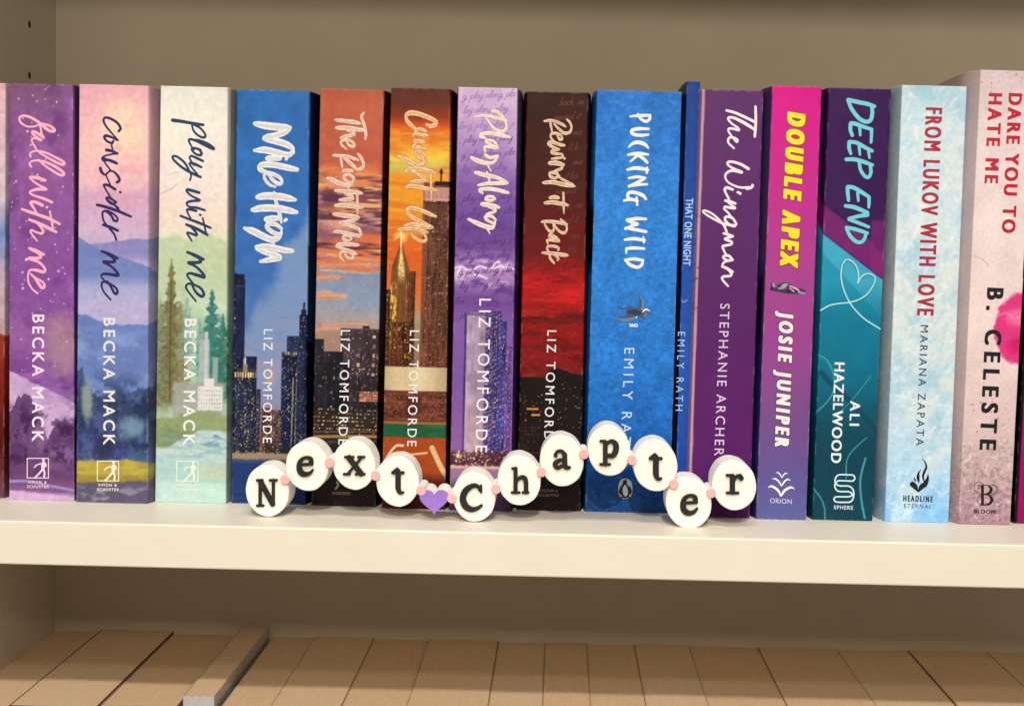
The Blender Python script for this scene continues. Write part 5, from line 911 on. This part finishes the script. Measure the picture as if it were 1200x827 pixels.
# --- ice
b = Book('pale icy blue marbled paperback with crimson condensed title and a flaming heart', ((1057, 100.5), (1133.5, 101), (1036.5, 610.5), (1111.7, 612.8)), art_ice, watercolour, (0.0028, 0.0010))
b.decal('title', [b.type('FROM LUKOV WITH LOVE', (1085.2, 126.8), (1074.9, 368.6), (18.4, 0.6), ink('crimson_ink', (172, 46, 66)), 0.034, 0.60)])
b.decal('author_name', [b.type('MARIANA ZAPATA', (1079.0, 380.8), (1073.2, 521.6), (8.8, 0.3), ink('slate_navy_ink', (58, 66, 98)), 0.006)])
H = lambda S: tr(1050, 530, 11.82, S); bk = ink('black_ink', (28, 32, 36))
b.decal('publisher_mark', [b.strokes(H([([38, 34, 6], [(228, 438), (262, 470), (308, 545)]), ([36, 34, 6], [(392, 445), (352, 475), (308, 545)]), ([6, 22, 34], [(443, 305), (432, 372), (402, 436)]), ([2, 9, 14, 17, 15, 8], [(362, 80), (405, 140), (418, 200), (390, 268), (372, 330), (388, 395)]), ([3, 12, 22, 12], [(348, 235), (312, 278), (304, 340), (312, 402)]), ([3, 10, 8], [(252, 340), (258, 372), (272, 390)])]), bk, 8, 0.15),
    b.type('HEADLINE', (1058.6, 586.8), (1092.6, 587.8), (0.15, -6.6), bk, 0.03, 0.55), b.type('ETERNAL', (1059.2, 594.6), (1091.6, 595.4), (0.15, -4.8), ink('slate_navy_ink', (62, 74, 92)), 0.0, 0.9)])

# --- pale pink
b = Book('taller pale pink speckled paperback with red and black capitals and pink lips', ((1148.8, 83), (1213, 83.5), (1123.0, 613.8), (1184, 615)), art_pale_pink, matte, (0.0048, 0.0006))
rd = ink('red_ink', (190, 28, 56))
b.decal('title', [b.type('DARE YOU TO', (1182.4, 110.2), (1174.2, 272.0), (14.8, 0.5), rd, 0.045, 0.9), b.type('HATE ME', (1159.2, 110.2), (1154.0, 213.8), (14.8, 0.5), rd, 0.045, 0.9)])
b.decal('author_name', [b.type('B. CELESTE', (1157.2, 338.0), (1148.2, 525.5), (18.2, 0.8), bk, 0.045, 0.95)])
Bm = lambda S: tr(1130, 555, 15.04, S)
b.decal('publisher_mark', [b.strokes(Bm([(26, [(318, 215), (318, 530)]), ([6, 9, 26, 24, 6], [(330, 204), (420, 206), (470, 262), (440, 335), (340, 360)]), ([6, 12, 28, 22, 7], [(340, 362), (430, 376), (482, 448), (440, 524), (330, 548)]), (6, [(232, 202), (340, 202)]), (6, [(270, 548), (350, 548)]), (4, [(340, 190), (270, 138), (200, 168), (174, 250), (200, 312), (270, 332)]), (4, [(430, 202), (510, 190), (576, 250), (560, 330), (480, 370), (420, 362)]), (4, [(290, 370), (250, 400), (224, 470), (250, 520), (290, 540)]), (12, [(255, 236), (250, 246)])]), ink('black_ink', (40, 28, 30)), 8, 0.12),
    b.type('BLOOM', (1141.4, 600.6), (1166.0, 601.4), (0.1, -3.9), bk, 0.045, 1.2)])

b16 = Book('magenta paperback cut off at the right end of the row, shaded left side painted black', ((1217, 95), (1300, 96), (1187.5, 613), (1262, 615)), art_edge_right, glossy, (0.0004, 0.002))

# ------------------------------------------------------------------ the bead sign
YS, TK = -0.0335, 0.0185                       # front plane of the beads and their length
wb = simple('white_plastic', (0.88, 0.875, 0.85), 0.5, 0.015, 500, 0.12, 0.35, (1, 0.2, 1))
_p = wb.node_tree.nodes['Principled BSDF']; _p.inputs['Subsurface Weight'].default_value = 0.5; _p.inputs['Subsurface Radius'].default_value = (1.0, 0.95, 0.85); _p.inputs['Subsurface Scale'].default_value = 0.005
kb = simple('black_plastic', (0.012, 0.012, 0.013), 0.45, 0.1, 600, 0.1, 0.35)
pk = simple('pink_plastic', (0.83, 0.42, 0.44), 0.5, 0.03, 500, 0.1, 0.35)
vp = simple('violet_plastic', (0.27, 0.155, 0.60), 0.5, 0.05, 500, 0.15, 0.35)
x0s, z0s = unproj(556, 613.5, YS)
sign = thing('bead_sign', 'row of white letter beads with pink links and a violet heart standing before the books', 'desk sign', (float(x0s), YS, 0.0))
def pt(px, py): x, z = unproj(px, py, YS); return x-x0s, z-z0s+0.0002
def slab(name, pts, mat, parent, y0, y1, bev=0.0006):
    """an outline given real thickness, edges eased; y0 front, y1 back"""
    P = np.array(pts); c = P.mean(0); n = len(P)
    def off(d):
        q = np.roll(P, -1, 0)-np.roll(P, 1, 0); nr = np.stack([q[:, 1], -q[:, 0]], 1); nr /= np.linalg.norm(nr, axis=1)[:, None]+1e-9
        if ((P-c)*nr).sum() < 0: nr = -nr
        return P+nr*d
    rings = [(off(-bev), y0), (off(-bev*0.3), y0+bev*0.3), (P, y0+bev), (P, y1-bev), (off(-bev*0.3), y1-bev*0.3), (off(-bev), y1)]
    V = [(x, y, z) for R_, y in rings for x, z in R_]; F = []
    for k in range(5):
        for i in range(n): F.append((k*n+i, k*n+(i+1) % n, (k+1)*n+(i+1) % n, (k+1)*n+i))
    F += [tuple(range(n-1, -1, -1)), tuple(range(5*n, 6*n))]
    return mesh_obj(name, V, F, mat, parent)
def ellipse(cx, cy, rx, ry, n=56, tilt=0.024):
    out = []; ph = cx*0.37; q = 0.006 if rx > 10 else 0.0
    for k in range(n):
        a = 2*math.pi*k/n; w = 1+q*math.sin(5*a+ph)+q*0.6*math.sin(11*a+2*ph); ex, ey = w*rx*math.cos(a), w*ry*math.sin(a); out.append(pt(cx+ex-ey*tilt, cy-ey+ex*tilt))
    return out
def raised(name, strokes, mat, parent, depth=0.0013, step=0.16):
    D, ax, ay = sdf(strokes, step); V, F, B = outline_mesh(D, ax, ay, step); P = [pt(*v) for v in V]; n = len(P)
    vv = [(x, -depth, z) for x, z in P]+[(x, 0.0004, z) for x, z in P]
    return mesh_obj(name, vv, list(F)+[(b, a, a+n, b+n) for a, b in B], mat, parent)
z1, z2, z3 = (280, 500, 5.4545), (440, 480, 4.8), (660, 480, 5.0)
def e_shape(cx, cy, k=1.0):
    f = lambda pts: [(cx+(x-425)*k, cy+(y-260)*k) for x, y in pts]
    return [([15*k, 12*k, 9*k, 11*k, 15*k, 17*k, 17*k, 14*k, 10*k, 6*k], f([(463, 238), (460, 214), (432, 205), (402, 218), (388, 248), (390, 285), (406, 306), (430, 312), (455, 304), (474, 284)])), (8*k, f([(388, 251), (470, 247)]))]
def t_shape(f): return [([8, 15, 16, 16], f([(1010, 282), (1018, 296), (1018, 340), (1018, 398)])), (8, f([(982, 302), (1052, 302)])), ([7, 10], f([(1012, 276), (988, 299)])), ([16, 12, 9, 6], f([(1018, 398), (1026, 424), (1038, 431), (1052, 428)]))]
ident = lambda pts: pts
beads = [
 (313.0, 577.2, 25.3, 30.2, z1, [(10, [(138, 356), (138, 506)]), (9, [(222, 350), (222, 500)]), (15, [(140, 358), (218, 502)]), (7, [(118, 350), (152, 350)]), (7, [(200, 350), (243, 350)]), (7, [(118, 512), (158, 512)])]),
 (359.8, 548.4, 25.0, 28.8, z1, e_shape(425, 260)),
 (414.8, 546.8, 25.0, 29.0, z1, [(16, [(704, 206), (782, 308)]), (8, [(784, 206), (698, 308)]), (7, [(680, 202), (732, 202)]), (7, [(764, 202), (802, 202)]), (7, [(673, 311), (710, 311)]), (7, [(748, 311), (804, 311)])]),
 (465.7, 566.0, 25.2, 29.6, z1, t_shape(ident)),
 (555.4, 584.0, 25.0, 29.2, z2, [([7, 9, 12, 16, 17, 17, 14, 10, 7], [(590, 462), (575, 438), (545, 436), (508, 462), (492, 505), (506, 548), (540, 568), (572, 562), (597, 546)]), (6, [(594, 434), (595, 470)])]),
 (608.3, 564.6, 25.3, 29.5, z2, [(11, [(788, 340), (788, 470)]), (6, [(770, 338), (786, 338)]), ([7, 9, 12, 12, 12], [(790, 412), (812, 390), (834, 390), (846, 410), (847, 470)]), (6, [(767, 473), (810, 473)]), (6, [(828, 473), (860, 473)])]),
 (658.3, 541.9, 25.7, 30.0, z2, [([13, 13, 11, 7], [(1064, 262), (1066, 320), (1076, 333), (1092, 332)]), ([7, 8, 9, 12], [(1012, 256), (1026, 242), (1048, 242), (1064, 262)]), (10, [(1012, 263), (1013, 265)]), ([7, 10, 13, 10, 8], [(1064, 286), (1030, 294), (1010, 314), (1026, 334), (1062, 314)])]),
 (713.6, 529.8, 25.0, 29.9, z3, [(13, [(246, 200), (246, 325)]), (7, [(219, 192), (244, 192)]), (7, [(218, 328), (272, 328)]), ([8, 10, 15, 16, 14, 9], [(252, 208), (282, 192), (306, 210), (308, 244), (290, 276), (254, 276)])]),
 (767.8, 547.2, 26.0, 30.4, z3, t_shape(lambda pts: [(542+(x-1018)*0.93, 340+(y-352)*0.93) for x, y in pts])),
 (807.0, 591.2, 26.8, 30.4, z3, e_shape(737, 563, 0.96)),
 (860.4, 570.4, 26.0, 29.4, z3, [(14, [(990, 398), (990, 490)]), (7, [(958, 392), (988, 392)]), (7, [(958, 495), (1024, 495)]), ([8, 9, 10], [(996, 424), (1014, 400), (1036, 394)]), (14, [(1038, 404), (1041, 408)])])]
for cx, cy, rx, ry, z, st in beads:
    o = slab('bead', ellipse(cx, cy, rx, ry), wb, sign, 0.0, TK)
    raised('letter', tr(*z, st, 1.08), kb, o)
for cx, cy in ((334.5, 563.2), (386.7, 543.6), (440.4, 558.7), (493.6, 576.0), (529.6, 585.2), (581.2, 574.4), (634.4, 554.6), (684.0, 533.6), (740.4, 540.6), (789.4, 568.6), (833.0, 579.0)):
    o = slab('link', ellipse(cx, cy, 5.6, 5.9, 28), wb, sign, -0.0009, TK*0.9, 0.0003)
    slab('link_cap', ellipse(cx, cy, 5.5, 5.8, 28), pk, o, -0.0016, -0.00092, 0.0002)
def heart(cx, cy, w, h, n=64):
    out = []
    for k in range(n):
        t = 2*math.pi*(k+0.5)/n; x = 16*math.sin(t)**3; y = 13*math.cos(t)-5*math.cos(2*t)-2*math.cos(3*t)-math.cos(4*t)
        out.append(pt(cx+x/16*w/2, cy-(y+2.5)/14.5*h/2))
    return out
o = slab('heart', heart(509.0, 590.2, 34.5, 30.0), wb, sign, -0.0002, TK, 0.0003)
slab('heart_face', heart(509.0, 590.2, 34.2, 29.7), vp, o, -0.0014, -0.00022, 0.0002)

# ------------------------------------------------------------------ books standing on the lower shelf, seen from above
LZ = -0.330+TH
def lower_book(label, xa, xb, ztop, yf, yb, card, g='books on the lower shelf seen from above', th=0.0002):
    w = xb-xa; h = ztop-LZ
    r = thing('book', label, 'book', ((xa+xb)/2, yf, LZ), (0, 0, 0), g)
    c = MB(); c.box(-w/2, -w/2+th, 0.0006, yb-yf, 0, h); c.box(w/2-th, w/2, 0.0006, yb-yf, 0, h); c.box(-w/2, w/2, 0, 0.0006, 0, h)
    c.build('cover', card, r)
    # the page block bows a little between its boards
    V, F, n, m = [], [], 16, 10
    for j in range(m+1):
        for i in range(n+1):
            u = i/n*2-1; yy = 0.0008+(yb-yf-0.0012)*j/m
            V.append((u*(w/2-th-0.0001), yy, h-0.00008-0.00022*(u*u)**3+0.00012*math.sin(i*2.1+ztop*9e3)))
    k = len(V); V += [(x, y, 0.0002) for x, y, z in V]
    for j in range(m):
        for i in range(n):
            a = j*(n+1)+i; F.append((a, a+1, a+n+2, a+n+1))
    ring = [i for i in range(n+1)]+[j*(n+1)+n for j in range(1, m+1)]+[m*(n+1)+i for i in range(n-1, -1, -1)]+[j*(n+1) for j in range(m-1, 0, -1)]
    for a, b in zip(ring, ring[1:]+ring[:1]): F.append((b, a, k+a, k+b))
    mesh_obj('page_block', V, F, page_mats[lower_book.n % len(page_mats)], r); lower_book.n += 1
    return r
lower_book.n = 0
page_mats = [simple('page_edges_warm', (0.93, 0.68, 0.48), 0.85, 0.07, 230, 0.3, 0.1, (16, 0.2, 1)), simple('page_edges_cream', (0.93, 0.70, 0.50), 0.85, 0.06, 260, 0.3, 0.1, (16, 0.2, 1)), simple('page_edges_tan', (0.93, 0.67, 0.46), 0.85, 0.07, 200, 0.3, 0.1, (16, 0.2, 1))]
def card(rgb, n): return simple(n, tuple(alb(rgb)), 0.4, 0.05, 400)
ZT = -0.1195
def X_at(px): return float(unproj_z(px, 825, ZT)[0])
cols = {'maroon': (110, 60, 66), 'plum': (120, 90, 110), 'tan': (236, 210, 172), 'brown': (226, 196, 156), 'grey': (150, 150, 150), 'dark': (206, 172, 134), 'sand': (238, 214, 178)}
cm = {k: card(v, k+'_card') for k, v in cols.items()}
lower = [(-62, 15, -0.0005, 0.055, 'plum', 'cream page block at the far left of the lower shelf, with a plum cover'),
         (15, 118, 0.0012, 0.056, 'maroon', 'thick page block between the two dark gaps at the lower left'),
         (118, 208, -0.0004, 0.058, 'brown', 'page block on the lower shelf just left of the taller slim pale book'),
         (259, 318, -0.0010, 0.053, 'tan', 'page block on the lower shelf just right of the taller slim pale book'),
         (318, 400, 0.0000, 0.050, 'sand', 'tan page block second to the right of the taller slim pale book'),
         (400, 477, -0.0008, 0.052, 'brown', 'tan page block below the cursive script and small heart of the bead sign'),
         (477, 572, 0.0003, 0.049, 'dark', 'wide tan page block below the violet heart bead'),
         (572, 636, -0.0006, 0.051, 'sand', 'narrow tan page block below the capital C and h beads'),
         (636, 692, 0.0002, 0.050, 'tan', 'narrowest tan page block near the middle of the lower shelf'),
         (692, 757, -0.0005, 0.050, 'brown', 'tan page block below the thick bright blue book'),
         (757, 830, 0.0004, 0.052, 'sand', 'tan page block below the last letters of the bead sign'),
         (830, 922, -0.0004, 0.050, 'dark', 'tan page block below the magenta book with yellow title'),
         (922, 1026, 0.0003, 0.051, 'sand', 'tan page block below the purple and teal book'),
         (1026, 1120, -0.0003, 0.050, 'maroon', 'tan page block just left of the long dark gap at the lower right'),
         (1120, 1222, 0.0005, 0.050, 'dark', 'tan page block just right of the long dark gap at the lower right'),
         (1222, 1310, 0.0000, 0.050, 'brown', 'page block at the far right end of the lower shelf')]
for a, bb, dz, yf, c, lab in lower:
    lower_book(lab, X_at(a)+0.00003, X_at(bb)-0.00003, ZT+dz, float(unproj_z(max(a, -20)+(20 if bb < 300 else 45), 829+(yf-0.05)*-400, ZT+dz)[1]), YB-0.001, cm[c])
sx0, sx1 = (float(unproj_z(p, 816, ZT+0.006)[0]) for p in (213.5, 250.5))
lower_book('slim taller book with a pale grey spine standing above its neighbours on the lower shelf', sx0, sx1, ZT+0.006, float(unproj_z(232, 815, ZT+0.006)[1]), YB-0.001, card((222, 216, 206), 'pale_grey_card'), th=0.0003)
